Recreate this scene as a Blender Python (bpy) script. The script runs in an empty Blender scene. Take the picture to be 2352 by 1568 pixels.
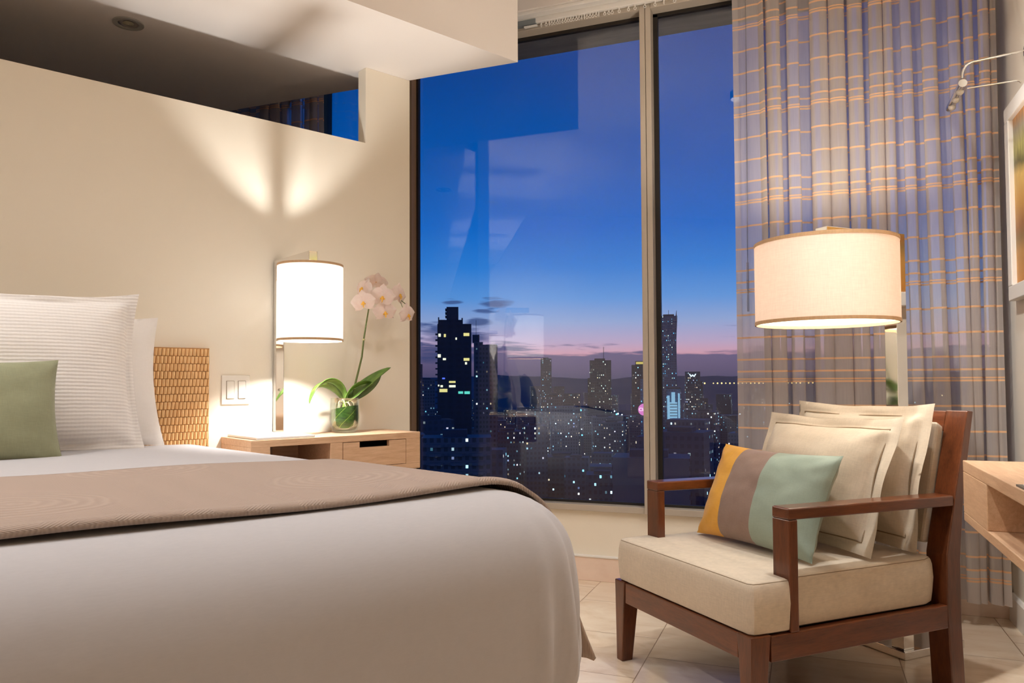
import bpy, bmesh, math, random
from mathutils import Vector, Matrix, noise as mnoise
random.seed(7)
C = bpy.context.scene.collection
SC = bpy.context.scene
PI = math.pi
def lin(c):
    c = c / 255.0
    return c / 12.92 if c <= .04045 else ((c + .055) / 1.055) ** 2.4
def rgb(r, g, b): return (lin(r), lin(g), lin(b), 1.0)

# ---------------------------------------------------------------- camera
YAW, TILT, ROLL, F = math.radians(21.2), math.radians(2.0), math.radians(0.29), 1750.0
f0 = Vector((-math.sin(YAW), math.cos(YAW), 0)); r0 = Vector((math.cos(YAW), math.sin(YAW), 0)); up = Vector((0, 0, 1))
fw = f0 * math.cos(TILT) + up * math.sin(TILT); u1 = up * math.cos(TILT) - f0 * math.sin(TILT)
rr = r0 * math.cos(ROLL) - u1 * math.sin(ROLL); uu = u1 * math.cos(ROLL) + r0 * math.sin(ROLL)
cam = bpy.data.cameras.new('camera'); camo = bpy.data.objects.new('camera', cam); C.objects.link(camo)
camo.matrix_world = Matrix(((rr.x, uu.x, -fw.x, 0), (rr.y, uu.y, -fw.y, 0), (rr.z, uu.z, -fw.z, .95), (0, 0, 0, 1)))
cam.sensor_width = 36; cam.lens = 36 * F / 2352; cam.shift_y = 35 / 2352; cam.clip_start = .05; cam.clip_end = 40000
SC.camera = camo

# ---------------------------------------------------------------- exposure
SC.view_settings.view_transform = 'Standard'; SC.view_settings.look = 'None'
SC.view_settings.exposure = 0.46; SC.view_settings.gamma = 1.0
try: SC.view_settings.use_curve_mapping = False
except Exception: pass
cy = SC.cycles
cy.use_denoising = True; cy.max_bounces = 10; cy.diffuse_bounces = 5; cy.glossy_bounces = 5; cy.transmission_bounces = 8
cy.transparent_max_bounces = 32; cy.caustics_reflective = False; cy.caustics_refractive = False; cy.sample_clamp_indirect = 5.0

# ---------------------------------------------------------------- node helper
class NT:
    def __init__(s, tree): s.t = tree; s.n = tree.nodes; s.l = tree.links
    def add(s, typ, **kw):
        n = s.n.new('ShaderNode' + typ)
        for k, v in kw.items():
            if k.startswith('_'): setattr(n, k[1:], v)
            else: s.put(n.inputs[int(k[1:]) if k[0] == 'i' and k[1:].isdigit() else k.replace('__', ' ')], v)
        return n
    def put(s, sock, v):
        if isinstance(v, bpy.types.NodeSocket): s.l.new(v, sock)
        elif hasattr(v, 'outputs'): s.l.new(v.outputs[0], sock)
        else: sock.default_value = v
    def math(s, op, a, b=0.0, c=0.0, clamp=False):
        n = s.n.new('ShaderNodeMath'); n.operation = op; n.use_clamp = clamp
        s.put(n.inputs[0], a); s.put(n.inputs[1], b); s.put(n.inputs[2], c); return n.outputs[0]
    def mix(s, f, a, b, blend='MIX'):
        n = s.n.new('ShaderNodeMix'); n.data_type = 'RGBA'; n.blend_type = blend
        s.put(n.inputs[0], f); s.put(n.inputs[6], a); s.put(n.inputs[7], b); return n.outputs[2]
    def ramp(s, f, stops, interp='LINEAR'):
        n = s.n.new('ShaderNodeValToRGB'); n.color_ramp.interpolation = interp
        e = n.color_ramp.elements
        while len(e) < len(stops): e.new(.5)
        for k, (p, c) in enumerate(stops):
            e[k].position = p; e[k].color = c if len(c) == 4 else (*c, 1)
        s.put(n.inputs[0], f); return n.outputs[0]
    def noise(s, vec, scale=5, detail=3, rough=.5, dist=0.0):
        n = s.n.new('ShaderNodeTexNoise'); s.put(n.inputs['Vector'], vec)
        n.inputs['Scale'].default_value = scale; n.inputs['Detail'].default_value = detail
        n.inputs['Roughness'].default_value = rough; n.inputs['Distortion'].default_value = dist
        return n
    def mapping(s, vec, scale=(1, 1, 1), rot=(0, 0, 0), loc=(0, 0, 0)):
        n = s.n.new('ShaderNodeMapping'); s.put(n.inputs['Vector'], vec)
        n.inputs['Scale'].default_value = scale; n.inputs['Rotation'].default_value = rot; n.inputs['Location'].default_value = loc
        return n.outputs[0]
    def obj(s): return s.add('TexCoord').outputs['Object']
    def sep(s, v): n = s.add('SeparateXYZ'); s.put(n.inputs[0], v); return n.outputs
    def comb(s, x=0.0, y=0.0, z=0.0):
        n = s.add('CombineXYZ'); s.put(n.inputs[0], x); s.put(n.inputs[1], y); s.put(n.inputs[2], z); return n.outputs[0]
    def bump(s, h, strength=.3, dist=.01):
        n = s.add('Bump'); n.inputs['Strength'].default_value = strength; n.inputs['Distance'].default_value = dist
        s.put(n.inputs['Height'], h); return n.outputs[0]

# ---------------------------------------------------------------- dusk sky
w = bpy.data.worlds.new('dusk_sky'); SC.world = w; w.use_nodes = True
N = NT(w.node_tree); N.n.clear()
dirv = N.add('TexCoord').outputs['Generated']
sx, sy, sz = N.sep(dirv)
tilt = N.math('ADD', sz, N.math('MULTIPLY', sx, -.02))
grad = N.ramp(N.math('MULTIPLY', sz, 2.0, clamp=True), [
    (0.0, rgb(95, 85, 115)), (.035, rgb(196, 132, 150)), (.07, rgb(216, 158, 172)), (.105, rgb(188, 166, 198)), (.16, rgb(146, 168, 214)),
    (.22, rgb(92, 152, 222)), (.30, rgb(44, 128, 216)), (.40, rgb(10, 106, 202)), (.55, rgb(0, 88, 178)), (.8, rgb(0, 66, 146)), (1.0, rgb(0, 50, 120))])
az = N.math('ARCTAN2', sx, sy)
cv_ = N.comb(N.math('MULTIPLY', az, 9.0), N.math('MULTIPLY', sz, 75.0), 3.1)
cn = N.noise(cv_, scale=1.0, detail=6, rough=.58, dist=.35).outputs[0]
cvb = N.comb(N.math('MULTIPLY', az, 22.0), N.math('MULTIPLY', sz, 190.0), 9.0)
cnb = N.noise(cvb, scale=1.0, detail=5, rough=.55, dist=.3).outputs[0]
leftw = N.ramp(N.math('ADD', N.math('MULTIPLY', az, 1.0), .75), [(.22, (1, 1, 1)), (.42, (0, 0, 0))])
bank = N.ramp(N.math('MULTIPLY', sz, 10.0, clamp=True), [(0, (.80, .80, .80)), (.26, (.62, .62, .62)), (.42, (.16, .16, .16)), (.8, (.10, .10, .10)), (1, (0, 0, 0))])
bias = N.math('ADD', bank, N.math('MULTIPLY', leftw, N.ramp(N.math('MULTIPLY', sz, 10.0, clamp=True), [(0, (.1, .1, .1)), (.75, (.17, .17, .17)), (1, (.0, .0, .0))])))
cl = N.ramp(N.math('ADD', N.math('MULTIPLY_ADD', cn, .72, N.math('MULTIPLY', cnb, .28)), N.math('SUBTRACT', bias, .30)), [(.40, (0, 0, 0)), (.50, (1, 1, 1))])
clcol = N.ramp(N.math('MULTIPLY', sz, 10.0, clamp=True), [(0, rgb(60, 66, 100)), (.3, rgb(84, 84, 124)), (.6, rgb(64, 78, 128)), (1, rgb(66, 98, 160))])
sky = N.mix(N.math('MULTIPLY', cl, .92), grad, clcol)
wob = N.math('SUBTRACT', cn, .5); wob2 = N.math('SUBTRACT', cnb, .5)
for (a0, e0, wa, we) in ((-.392, .105, .024, .0075), (-.405, .095, .020, .004), (-.452, .106, .016, .004), (-.415, .080, .020, .006), (-.44, .060, .05, .010), (-.455, .036, .06, .012)):
    dx = N.math('DIVIDE', N.math('ADD', N.math('SUBTRACT', az, a0), N.math('MULTIPLY', wob, .03)), wa); dz = N.math('DIVIDE', N.math('ADD', N.math('SUBTRACT', sz, e0), N.math('MULTIPLY', wob2, .010)), we)
    d_ = N.math('ADD', N.math('MULTIPLY', dx, dx), N.math('MULTIPLY', dz, dz))
    k_ = N.ramp(N.math('MULTIPLY_ADD', wob2, 2.2, d_), [(.25, (.85, .85, .85)), (1.0, (0, 0, 0))])
    sky = N.mix(k_, sky, N.ramp(N.math('MULTIPLY', sz, 10.0, clamp=True), [(0, rgb(56, 62, 100)), (.6, rgb(62, 76, 126)), (1, rgb(60, 84, 140))]))
below = N.math('LESS_THAN', sz, 0.0)
sky = N.mix(below, sky, rgb(34, 42, 68))
bg = N.add('Background', Color=sky, Strength=.74)
N.l.new(bg.outputs[0], N.add('OutputWorld').inputs[0])

# ---------------------------------------------------------------- mesh + object helpers
UNIT = 1.0
class MB:
    def __init__(s): s.v = []; s.f = []; s.mi = []; s.cur = 0
    def quadbox(s, p):
        o = len(s.v); s.v += [tuple(q) for q in p]
        for f in ((0, 3, 2, 1), (4, 5, 6, 7), (0, 1, 5, 4), (1, 2, 6, 5), (2, 3, 7, 6), (3, 0, 4, 7)):
            s.f.append(tuple(o + k for k in f)); s.mi.append(s.cur)
        return s
    def box(s, x0, x1, y0, y1, z0, z1):
        return s.quadbox([(x0, y0, z0), (x1, y0, z0), (x1, y1, z0), (x0, y1, z0), (x0, y0, z1), (x1, y0, z1), (x1, y1, z1), (x0, y1, z1)])
    def prism(s, poly, z0, z1):
        o = len(s.v); n = len(poly)
        s.v += [(p[0], p[1], z0) for p in poly] + [(p[0], p[1], z1) for p in poly]
        s.f.append(tuple(o + k for k in range(n - 1, -1, -1))); s.f.append(tuple(o + n + k for k in range(n)))
        for k in range(n): s.f.append((o + k, o + (k + 1) % n, o + n + (k + 1) % n, o + n + k))
        s.mi += [s.cur] * (n + 2); return s
    def prism_x(s, poly, x0, x1):            # poly of (y,z)
        o = len(s.v); n = len(poly)
        s.v += [(x0, p[0], p[1]) for p in poly] + [(x1, p[0], p[1]) for p in poly]
        s.f.append(tuple(o + k for k in range(n - 1, -1, -1))); s.f.append(tuple(o + n + k for k in range(n)))
        for k in range(n): s.f.append((o + k, o + (k + 1) % n, o + n + (k + 1) % n, o + n + k))
        s.mi += [s.cur] * (n + 2); return s
    def grid(s, fn, nu, nv, closed_u=False, closed_v=False):
        o = len(s.v)
        for j in range(nv):
            for i in range(nu):
                s.v.append(tuple(fn(i / (nu if closed_u else nu - 1), j / (nv if closed_v else nv - 1))))
        for j in range(nv if closed_v else nv - 1):
            for i in range(nu if closed_u else nu - 1):
                a = j * nu + i; b = j * nu + (i + 1) % nu; c = ((j + 1) % nv) * nu + (i + 1) % nu; d = ((j + 1) % nv) * nu + i
                s.f.append((o + a, o + b, o + c, o + d)); s.mi.append(s.cur)
        return s
    def lathe(s, prof, seg=32, c=(0, 0, 0)):  # prof (r,z)
        s.grid(lambda a, b: (c[0] + P(b)[0] * math.cos(a * 2 * PI), c[1] + P(b)[0] * math.sin(a * 2 * PI), c[2] + P(b)[1]), seg, len(prof), True) if False else None
        o = len(s.v)
        for (r, z) in prof:
            for k in range(seg):
                a = 2 * PI * k / seg; s.v.append((c[0] + r * math.cos(a), c[1] + r * math.sin(a), c[2] + z))
        for j in range(len(prof) - 1):
            for k in range(seg):
                s.f.append((o + j * seg + k, o + j * seg + (k + 1) % seg, o + (j + 1) * seg + (k + 1) % seg, o + (j + 1) * seg + k)); s.mi.append(s.cur)
        return s
    def tube(s, path, r, seg=10, cap=True):
        path = [Vector(p) for p in path]; n = len(path); o = len(s.v)
        rad = r if isinstance(r, (list, tuple)) else [r] * n
        t = (path[1] - path[0]).normalized(); ref = Vector((0, 0, 1)) if abs(t.z) < .9 else Vector((1, 0, 0))
        nr = t.cross(ref).normalized()
        for k in range(n):
            t = (path[min(k + 1, n - 1)] - path[max(k - 1, 0)]).normalized()
            nr = (nr - t * nr.dot(t)).normalized(); bn = t.cross(nr)
            for q in range(seg):
                a = 2 * PI * q / seg; s.v.append(tuple(path[k] + (nr * math.cos(a) + bn * math.sin(a)) * rad[k]))
        for k in range(n - 1):
            for q in range(seg):
                s.f.append((o + k * seg + q, o + k * seg + (q + 1) % seg, o + (k + 1) * seg + (q + 1) % seg, o + (k + 1) * seg + q)); s.mi.append(s.cur)
        if cap:
            s.f.append(tuple(o + q for q in range(seg - 1, -1, -1))); s.f.append(tuple(o + (n - 1) * seg + q for q in range(seg))); s.mi += [s.cur] * 2
        return s
    def ball(s, c, r, seg=12, rings=8, sc=(1, 1, 1)):
        o = len(s.v)
        s.grid(lambda a, b: (c[0] + sc[0] * r * math.sin(PI * b) * math.cos(2 * PI * a), c[1] + sc[1] * r * math.sin(PI * b) * math.sin(2 * PI * a), c[2] - sc[2] * r * math.cos(PI * b)), seg, rings + 1, True)
        return s
    def build(s, name, mats, parent=None, loc=(0, 0, 0), rotz=0.0, smooth=False, bevel=0.0, seg=2, sub=0, weld=False, mw=None):
        me = bpy.data.meshes.new(name); me.from_pydata([(p[0] * UNIT, p[1] * UNIT, p[2] * UNIT) for p in s.v] if UNIT != 1 else s.v, [], s.f)
        for m in (mats if isinstance(mats, (list, tuple)) else [mats]): me.materials.append(m)
        me.polygons.foreach_set('material_index', s.mi)
        bm = bmesh.new(); bm.from_mesh(me)
        if weld: bmesh.ops.remove_doubles(bm, verts=bm.verts, dist=1e-5)
        bmesh.ops.recalc_face_normals(bm, faces=bm.faces)
        bm.to_mesh(me); bm.free()
        if smooth:
            me.polygons.foreach_set('use_smooth', [True] * len(me.polygons))
            if smooth == 'auto':
                try: me.set_sharp_from_angle(angle=math.radians(38))
                except Exception: pass
        me.update()
        o = bpy.data.objects.new(name, me); C.objects.link(o); o.location = loc; o.rotation_euler = (0, 0, rotz)
        if mw is not None: o.matrix_world = mw
        if parent: o.parent = parent
        if bevel:
            b = o.modifiers.new('bevel', 'BEVEL'); b.width = bevel; b.segments = seg; b.limit_method = 'ANGLE'; b.angle_limit = math.radians(40)
        if sub:
            b = o.modifiers.new('sub', 'SUBSURF'); b.levels = sub; b.render_levels = sub
        return o
def tag(o, label=None, cat=None, group=None, kind=None):
    if label: o['label'] = label
    if cat: o['category'] = cat
    if group: o['group'] = group
    if kind: o['kind'] = kind
    return o
def thing(name, label, cat, loc=(0, 0, 0), rotz=0.0, group=None, mw=None):
    o = bpy.data.objects.new(name, None); C.objects.link(o); o.location = loc; o.rotation_euler = (0, 0, rotz); o.empty_display_size = .1
    if mw is not None: o.matrix_world = mw
    return tag(o, label, cat, group)
def struct(o): o['kind'] = 'structure'; return o
def copy_tree(o, parent=None):
    c = o.copy(); C.objects.link(c)
    if parent: c.parent = parent
    for ch in list(o.children): copy_tree(ch, c)
    return c

# frames: left wall (x = out of the wall, y = along it towards the window) and armchair (x = towards the desk side, y = to its back)
LA = math.radians(27.8)
WU = .87                      # metres per unit of the left wall's own measure; its zero height lies .1235 m over the floor
def ZW(z): return .1235 + WU * z
def WL(s, n, z=0.0): return Vector((-1.74 + WU * (math.sin(LA) * s + math.cos(LA) * n), 3.158 + WU * (math.cos(LA) * s - math.sin(LA) * n), ZW(z)))
RW = -LA
def CH(u, v, z=0.0): q = math.sqrt(.5); return Vector((-q * u + q * v, q * u + q * v, z))
RC = -PI / 4

# ---------------------------------------------------------------- materials
def pbr(name, col, rough=.5, metal=0.0, spec=.5, coat=0.0, nodes=None, trans=0.0):
    m = bpy.data.materials.new(name); m.use_nodes = True
    N = NT(m.node_tree); b = N.n['Principled BSDF']
    b.inputs['Base Color'].default_value = col; b.inputs['Roughness'].default_value = rough; b.inputs['Metallic'].default_value = metal
    b.inputs['Specular IOR Level'].default_value = spec; b.inputs['Coat Weight'].default_value = coat; b.inputs['Coat Roughness'].default_value = .08
    if trans: b.inputs['Transmission Weight'].default_value = trans
    if nodes: nodes(N, b)
    return m
def plaster(name, col, amt=.05, rough=.7):
    def f(N, b):
        v = N.obj(); n = N.noise(v, 1.4, 3).outputs[0]
        d = tuple(c * (1 - amt) for c in col[:3]) + (1,)
        N.put(b.inputs['Base Color'], N.mix(n, d, col))
        N.put(b.inputs['Normal'], N.bump(N.noise(v, 180, 3).outputs[0], .06, .002))
    return pbr(name, col, rough, spec=.25, nodes=f)
M = {}
M['wall'] = plaster('cream_wall_paint', rgb(246, 237, 220), .03)
M['wall_white'] = plaster('warm_white_paint', rgb(238, 230, 216))
M['ceil'] = plaster('white_ceiling_paint', rgb(236, 228, 221))
M['trimwhite'] = pbr('white_lacquer', rgb(238, 234, 228), .35)
def metalframe(N, b):
    v = N.obj(); N.put(b.inputs['Roughness'], N.math('MULTIPLY_ADD', N.noise(v, 30, 2).outputs[0], .1, .36))
M['alu'] = pbr('bronze_grey_window_frame', rgb(186, 175, 160), .45, .0, nodes=metalframe)
M['gasket'] = pbr('black_rubber_gasket', rgb(34, 29, 24), .6)
def fabric(name, col, scale=900, amt=.10, bumpst=.12, rough=.85, sheen=.2, slub=0.0, stretch=(1, 1, 1)):
    def f(N, b):
        v = N.mapping(N.obj(), stretch)
        a = N.noise(N.mapping(v, (1, .12, .12)), scale, 2).outputs[0]; c = N.noise(N.mapping(v, (.12, .12, 1)), scale, 2).outputs[0]
        h = N.math('MULTIPLY_ADD', a, .5, N.math('MULTIPLY', c, .5))
        big = N.noise(v, 6, 3).outputs[0]
        t = N.math('MULTIPLY_ADD', h, .75, N.math('MULTIPLY', big, .25))
        d = tuple(x * (1 - amt * 2.2) for x in col[:3]) + (1,); e = tuple(min(1, x * (1 + amt)) for x in col[:3]) + (1,)
        cc = N.ramp(t, [(.35, d), (.65, e)])
        N.put(b.inputs['Base Color'], cc); N.put(b.inputs['Normal'], N.bump(h, bumpst, .0015))
    m = pbr(name, col, rough, spec=.2, nodes=f); m.node_tree.nodes['Principled BSDF'].inputs['Sheen Weight'].default_value = sheen
    return m
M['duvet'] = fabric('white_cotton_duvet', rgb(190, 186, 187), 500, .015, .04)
M['sheet'] = fabric('white_sheet', rgb(238, 232, 226), 500, .015, .04)
M['linen'] = fabric('natural_linen', rgb(204, 190, 170), 420, .055, .14)
M['linen_seat'] = fabric('linen_seat_cover', rgb(214, 199, 178), 420, .06, .14)
M['yellow'] = fabric('yellow_silk', rgb(224, 164, 58), 300, .04, .08, .5)
M['taupe_silk'] = fabric('taupe_silk', rgb(142, 118, 106), 500, .05, .08, .45)
M['sage_silk'] = fabric('sage_silk', rgb(150, 164, 148), 500, .035, .05, .45)
M['green_lin'] = fabric('sage_linen', rgb(150, 151, 120), 420, .045, .10)
M['seam'] = pbr('seam_thread', rgb(142, 122, 98), .9)  # brown thread, darker than the linen, for piping and stitching
def runner_nodes(N, b):
    v = N.obj(); x, y, z = N.sep(v)
    # fine herringbone rib + embossed oval medallions
    zig = N.math('PINGPONG', N.math('MULTIPLY', y, 1.0), .05)
    rib = N.math('SINE', N.math('MULTIPLY', N.math('ADD', x, zig), 2 * PI / .0075))
    cell = N.comb(N.math('SUBTRACT', N.math('FRACT', N.math('DIVIDE', x, .42)), .5), N.math('SUBTRACT', N.math('FRACT', N.math('MULTIPLY_ADD', N.math('FLOOR', N.math('DIVIDE', x, .42)), .5, N.math('DIVIDE', y, .62))), .5), 0.0)
    cn = N.noise(v, 9, 3).outputs[0]
    cx, cyy, cz = N.sep(cell)
    d = N.math('SQRT', N.math('ADD', N.math('MULTIPLY', N.math('MULTIPLY', cx, cx), 1.0), N.math('MULTIPLY', N.math('MULTIPLY', cyy, cyy), 1.6)))
    d2 = N.math('MULTIPLY_ADD', cn, .09, d)
    ring = N.math('SINE', N.math('MULTIPLY', d2, 2 * PI / .055))
    inside = N.ramp(d2, [(.36, (1, 1, 1)), (.40, (0, 0, 0))])
    h = N.math('ADD', N.math('MULTIPLY', N.math('MULTIPLY', ring, inside), 1.0), N.math('MULTIPLY', N.math('MULTIPLY', rib, N.math('SUBTRACT', 1.0, inside)), .35))
    N.put(b.inputs['Normal'], N.bump(h, .55, .0022))
    N.put(b.inputs['Base Color'], N.mix(N.math('MULTIPLY_ADD', h, .18, .5), rgb(160, 141, 128), rgb(180, 160, 146)))
M['runner'] = pbr('taupe_embossed_bedspread', rgb(178, 154, 136), .8, spec=.2, nodes=runner_nodes)
def euro_nodes(N, b):
    v = N.obj(); x, y, z = N.sep(v)
    wob = N.math('MULTIPLY', N.noise(v, 60, 2).outputs[0], .0035)
    rib = N.math('SINE', N.math('MULTIPLY', N.math('ADD', z, wob), 2 * PI / .0112))
    rib2 = N.math('SINE', N.math('MULTIPLY', N.math('ADD', x, wob), 2 * PI / .011))
    h = N.math('MULTIPLY_ADD', rib2, .10, rib)
    N.put(b.inputs['Normal'], N.bump(h, .3, .0016))
    N.put(b.inputs['Base Color'], N.mix(N.math('MULTIPLY_ADD', h, .4, .5), rgb(232, 225, 219), rgb(243, 237, 231)))
M['euro'] = pbr('white_ribbed_matelasse', rgb(238, 232, 226), .85, spec=.15, nodes=euro_nodes)
def wood(name, dark, light, rough, coat, scale, stretch, bumpst=.05, spec=.4):
    def f(N, b):
        v = N.mapping(N.obj(), stretch)
        n = N.noise(v, scale, 5, .6, .4).outputs[0]; fine = N.noise(v, scale * 7, 2).outputs[0]
        t = N.math('MULTIPLY_ADD', n, .7, N.math('MULTIPLY', fine, .3))
        N.put(b.inputs['Base Color'], N.ramp(t, [(.3, dark), (.7, light)])); N.put(b.inputs['Normal'], N.bump(t, bumpst, .001))
    return pbr(name, light, rough, spec=spec, coat=coat, nodes=f)
M['oak'] = wood('pale_oak_veneer', rgb(192, 152, 118), rgb(222, 186, 152), .45, .0, 22, (4, .35, 4))
M['mahog'] = wood('dark_mahogany', rgb(66, 32, 16), rgb(112, 60, 32), .28, .35, 9, (4, 4, .5))
M['mahog_y'] = wood('dark_mahogany_long', rgb(70, 34, 17), rgb(116, 62, 33), .28, .35, 9, (4, .5, 4))
M['mahog_x'] = wood('dark_mahogany_cross', rgb(70, 34, 17), rgb(116, 62, 33), .28, .35, 9, (.5, 4, 4))
M['dark'] = pbr('dark_recess', rgb(46, 30, 20), .8)
def chrome_nodes(N, b): N.put(b.inputs['Roughness'], N.math('MULTIPLY_ADD', N.noise(N.obj(), 12, 2).outputs[0], .05, .03))
M['chrome'] = pbr('polished_chrome', (.80, .78, .75, 1), .06, 1.0, nodes=chrome_nodes)
M['plastic'] = pbr('white_switch_plastic', rgb(240, 234, 224), .35)
M['plastic_line'] = pbr('switch_gap', rgb(150, 134, 116), .6)
M['steel'] = pbr('galvanised_bracket', rgb(150, 158, 162), .45, .7)
def shade_mat(name, col, tw=.72):
    m = bpy.data.materials.new(name); m.use_nodes = True; N = NT(m.node_tree); N.n.clear()
    v = N.obj(); a = N.noise(N.mapping(v, (1, 1, .1)), 300, 2).outputs[0]; c = N.noise(N.mapping(v, (.1, .1, 1)), 300, 2).outputs[0]
    k = N.math('MULTIPLY_ADD', a, .5, N.math('MULTIPLY', c, .5))
    cc = N.ramp(k, [(.3, tuple(x * .88 for x in col[:3]) + (1,)), (.7, col)])
    d = N.add('BsdfDiffuse', Color=cc); t = N.add('BsdfTranslucent', Color=cc)
    mx = N.add('MixShader'); N.put(mx.inputs[0], tw); N.l.new(d.outputs[0], mx.inputs[1]); N.l.new(t.outputs[0], mx.inputs[2])
    N.l.new(mx.outputs[0], N.add('OutputMaterial').inputs[0]); return m
M['shade'] = shade_mat('linen_lamp_shade', (.97, .95, .93, 1), .92)
M['shade_floor'] = shade_mat('cream_linen_lamp_shade', (.86, .765, .69, 1), .33)
M['shade_trim'] = fabric('tan_shade_binding', rgb(205, 168, 128), 300, .08)
def emit(name, col, s):
    m = bpy.data.materials.new(name); m.use_nodes = True; N = NT(m.node_tree); N.n.clear()
    e = N.add('Emission', Color=col, Strength=s); N.l.new(e.outputs[0], N.add('OutputMaterial').inputs[0]); return m
BED_W, FLR_W = 1250.0, 310.0
M['bulb_bed'] = emit('bedside_bulb_glow', (1, .975, .94, 1), BED_W)
M['bulb_floor'] = emit('floor_lamp_bulb_glow', (1, .92, .82, 1), FLR_W)
def glass_mat(name, tint=(1, 1, 1, 1), ior=1.5, k=1.0):
    m = bpy.data.materials.new(name); m.use_nodes = True; N = NT(m.node_tree); N.n.clear()
    t = N.add('BsdfTransparent', Color=tint); g = N.add('BsdfGlossy', Color=(1, 1, 1, 1), Roughness=.0)
    fr = N.add('Fresnel', IOR=ior); mx = N.add('MixShader'); N.put(mx.inputs[0], N.math('MULTIPLY', fr.outputs[0], k))
    N.l.new(t.outputs[0], mx.inputs[1]); N.l.new(g.outputs[0], mx.inputs[2]); N.l.new(mx.outputs[0], N.add('OutputMaterial').inputs[0]); return m
M['pane'] = glass_mat('window_glass', (.97, .985, 1, 1), 1.5, 1.4)
M['vase'] = glass_mat('clear_vase_glass', (.95, .98, .95, 1), 1.45, .55)
def sheer_nodes(name, z_ref, per, offs, base_a, hem_z):
    m = bpy.data.materials.new(name); m.use_nodes = True; N = NT(m.node_tree); N.n.clear()
    v = N.obj(); x, y, z = N.sep(v)
    ph = N.math('FLOORED_MODULO', N.math('SUBTRACT', z_ref, z), per)
    st = None
    for o in offs:
        d = N.math('LESS_THAN', N.math('ABSOLUTE', N.math('SUBTRACT', ph, o)), .0038)
        st = d if st is None else N.math('MAXIMUM', st, d)
    wv = N.noise(N.mapping(v, (1, 1, .02)), 420, 2).outputs[0]
    a = N.math('MULTIPLY_ADD', wv, .16, base_a - .08)
    hem = N.math('LESS_THAN', z, hem_z)
    a = N.math('ADD', a, N.math('MULTIPLY', hem, .28))
    a = N.math('MINIMUM', N.math('ADD', a, N.math('MULTIPLY', st, .55)), .97)
    col = N.mix(st, rgb(208, 198, 192), rgb(244, 200, 158))
    d = N.add('BsdfDiffuse', Color=col); t = N.add('BsdfTranslucent', Color=col)
    m1 = N.add('MixShader'); N.put(m1.inputs[0], .35); N.l.new(d.outputs[0], m1.inputs[1]); N.l.new(t.outputs[0], m1.inputs[2])
    tr = N.add('BsdfTransparent'); m2 = N.add('MixShader'); N.put(m2.inputs[0], a); N.l.new(tr.outputs[0], m2.inputs[1]); N.l.new(m1.outputs[0], m2.inputs[2])
    N.l.new(m2.outputs[0], N.add('OutputMaterial').inputs[0]); return m
OFFS = (0.008, .110, .205, .298, .352, .366 + .014)
M['sheer'] = sheer_nodes('sheer_striped_curtain', 2.5145, .3885, (.008, .108, .207, .302, .353, .3865), .66, .22)
M['sheer_edge'] = sheer_nodes('sheer_curtain_side_hem', 2.5145, .3885, (.008, .108, .207, .302, .353, .3865), .78, .22)

def floor_nodes(N, b):
    v = N.obj(); x, y, z = N.sep(v)
    T = .405
    gx = N.math('DIVIDE', N.math('ADD', x, .94), T); ix = N.math('FLOOR', gx)
    gy = N.math('DIVIDE', N.math('ADD', N.math('SUBTRACT', y, 3.27), N.math('MULTIPLY', N.math('FLOORED_MODULO', ix, 2.0), T / 2)), T); iy = N.math('FLOOR', gy)
    ex = N.math('PINGPONG', gx, .5); ey = N.math('PINGPONG', gy, .5)
    gr = N.math('LESS_THAN', N.math('MINIMUM', ex, ey), .0042)
    wn = N.add('TexWhiteNoise', _noise_dimensions='2D'); N.put(wn.inputs['Vector'], N.comb(ix, iy))
    off = N.add('VectorMath', _operation='ADD'); N.put(off.inputs[0], v); N.put(off.inputs[1], N.comb(N.math('MULTIPLY', wn.outputs[0], 9.0), N.math('MULTIPLY', wn.outputs[0], 5.0), 0.0))
    n = N.noise(N.mapping(off.outputs[0], (1, 2.2, 1)), 4.5, 6, .6, .8).outputs[0]
    c = N.ramp(N.math('MULTIPLY_ADD', wn.outputs[0], .12, n), [(.30, rgb(212, 186, 158)), (.52, rgb(230, 209, 184)), (.78, rgb(238, 222, 200))])
    sp = N.ramp(N.noise(N.mapping(off.outputs[0], (1, 2, 1)), 26, 4, .7).outputs[0], [(.66, (0, 0, 0)), (.74, (1, 1, 1))])
    c = N.mix(N.math('MULTIPLY', sp, .25), c, rgb(170, 140, 112))
    N.put(b.inputs['Base Color'], N.mix(gr, c, rgb(150, 124, 100)))
    N.put(b.inputs['Roughness'], N.math('MULTIPLY_ADD', gr, .4, .13)); N.put(b.inputs['Normal'], N.bump(N.math('SUBTRACT', 1.0, gr), .25, .001))
M['floor'] = pbr('cream_marble_tiles', rgb(225, 200, 170), .14, spec=.5, nodes=floor_nodes)
def stone_nodes(N, b):
    v = N.obj(); n = N.noise(N.mapping(v, (1, 1, 1.6)), 6, 6, .6, .6).outputs[0]
    N.put(b.inputs['Base Color'], N.ramp(n, [(.3, rgb(228, 200, 180)), (.7, rgb(240, 218, 200))]))
M['stone'] = pbr('pink_cream_stone', rgb(220, 184, 156), .3, nodes=stone_nodes)
def conc_nodes(N, b):
    v = N.obj(); n = N.noise(N.mapping(v, (.5, 3, 3)), 5, 5, .6, .3).outputs[0]
    N.put(b.inputs['Base Color'], N.ramp(n, [(.3, rgb(206, 208, 188)), (.7, rgb(244, 243, 226))]))
M['concrete'] = pbr('outdoor_concrete', rgb(180, 180, 165), .8, nodes=conc_nodes)

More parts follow.
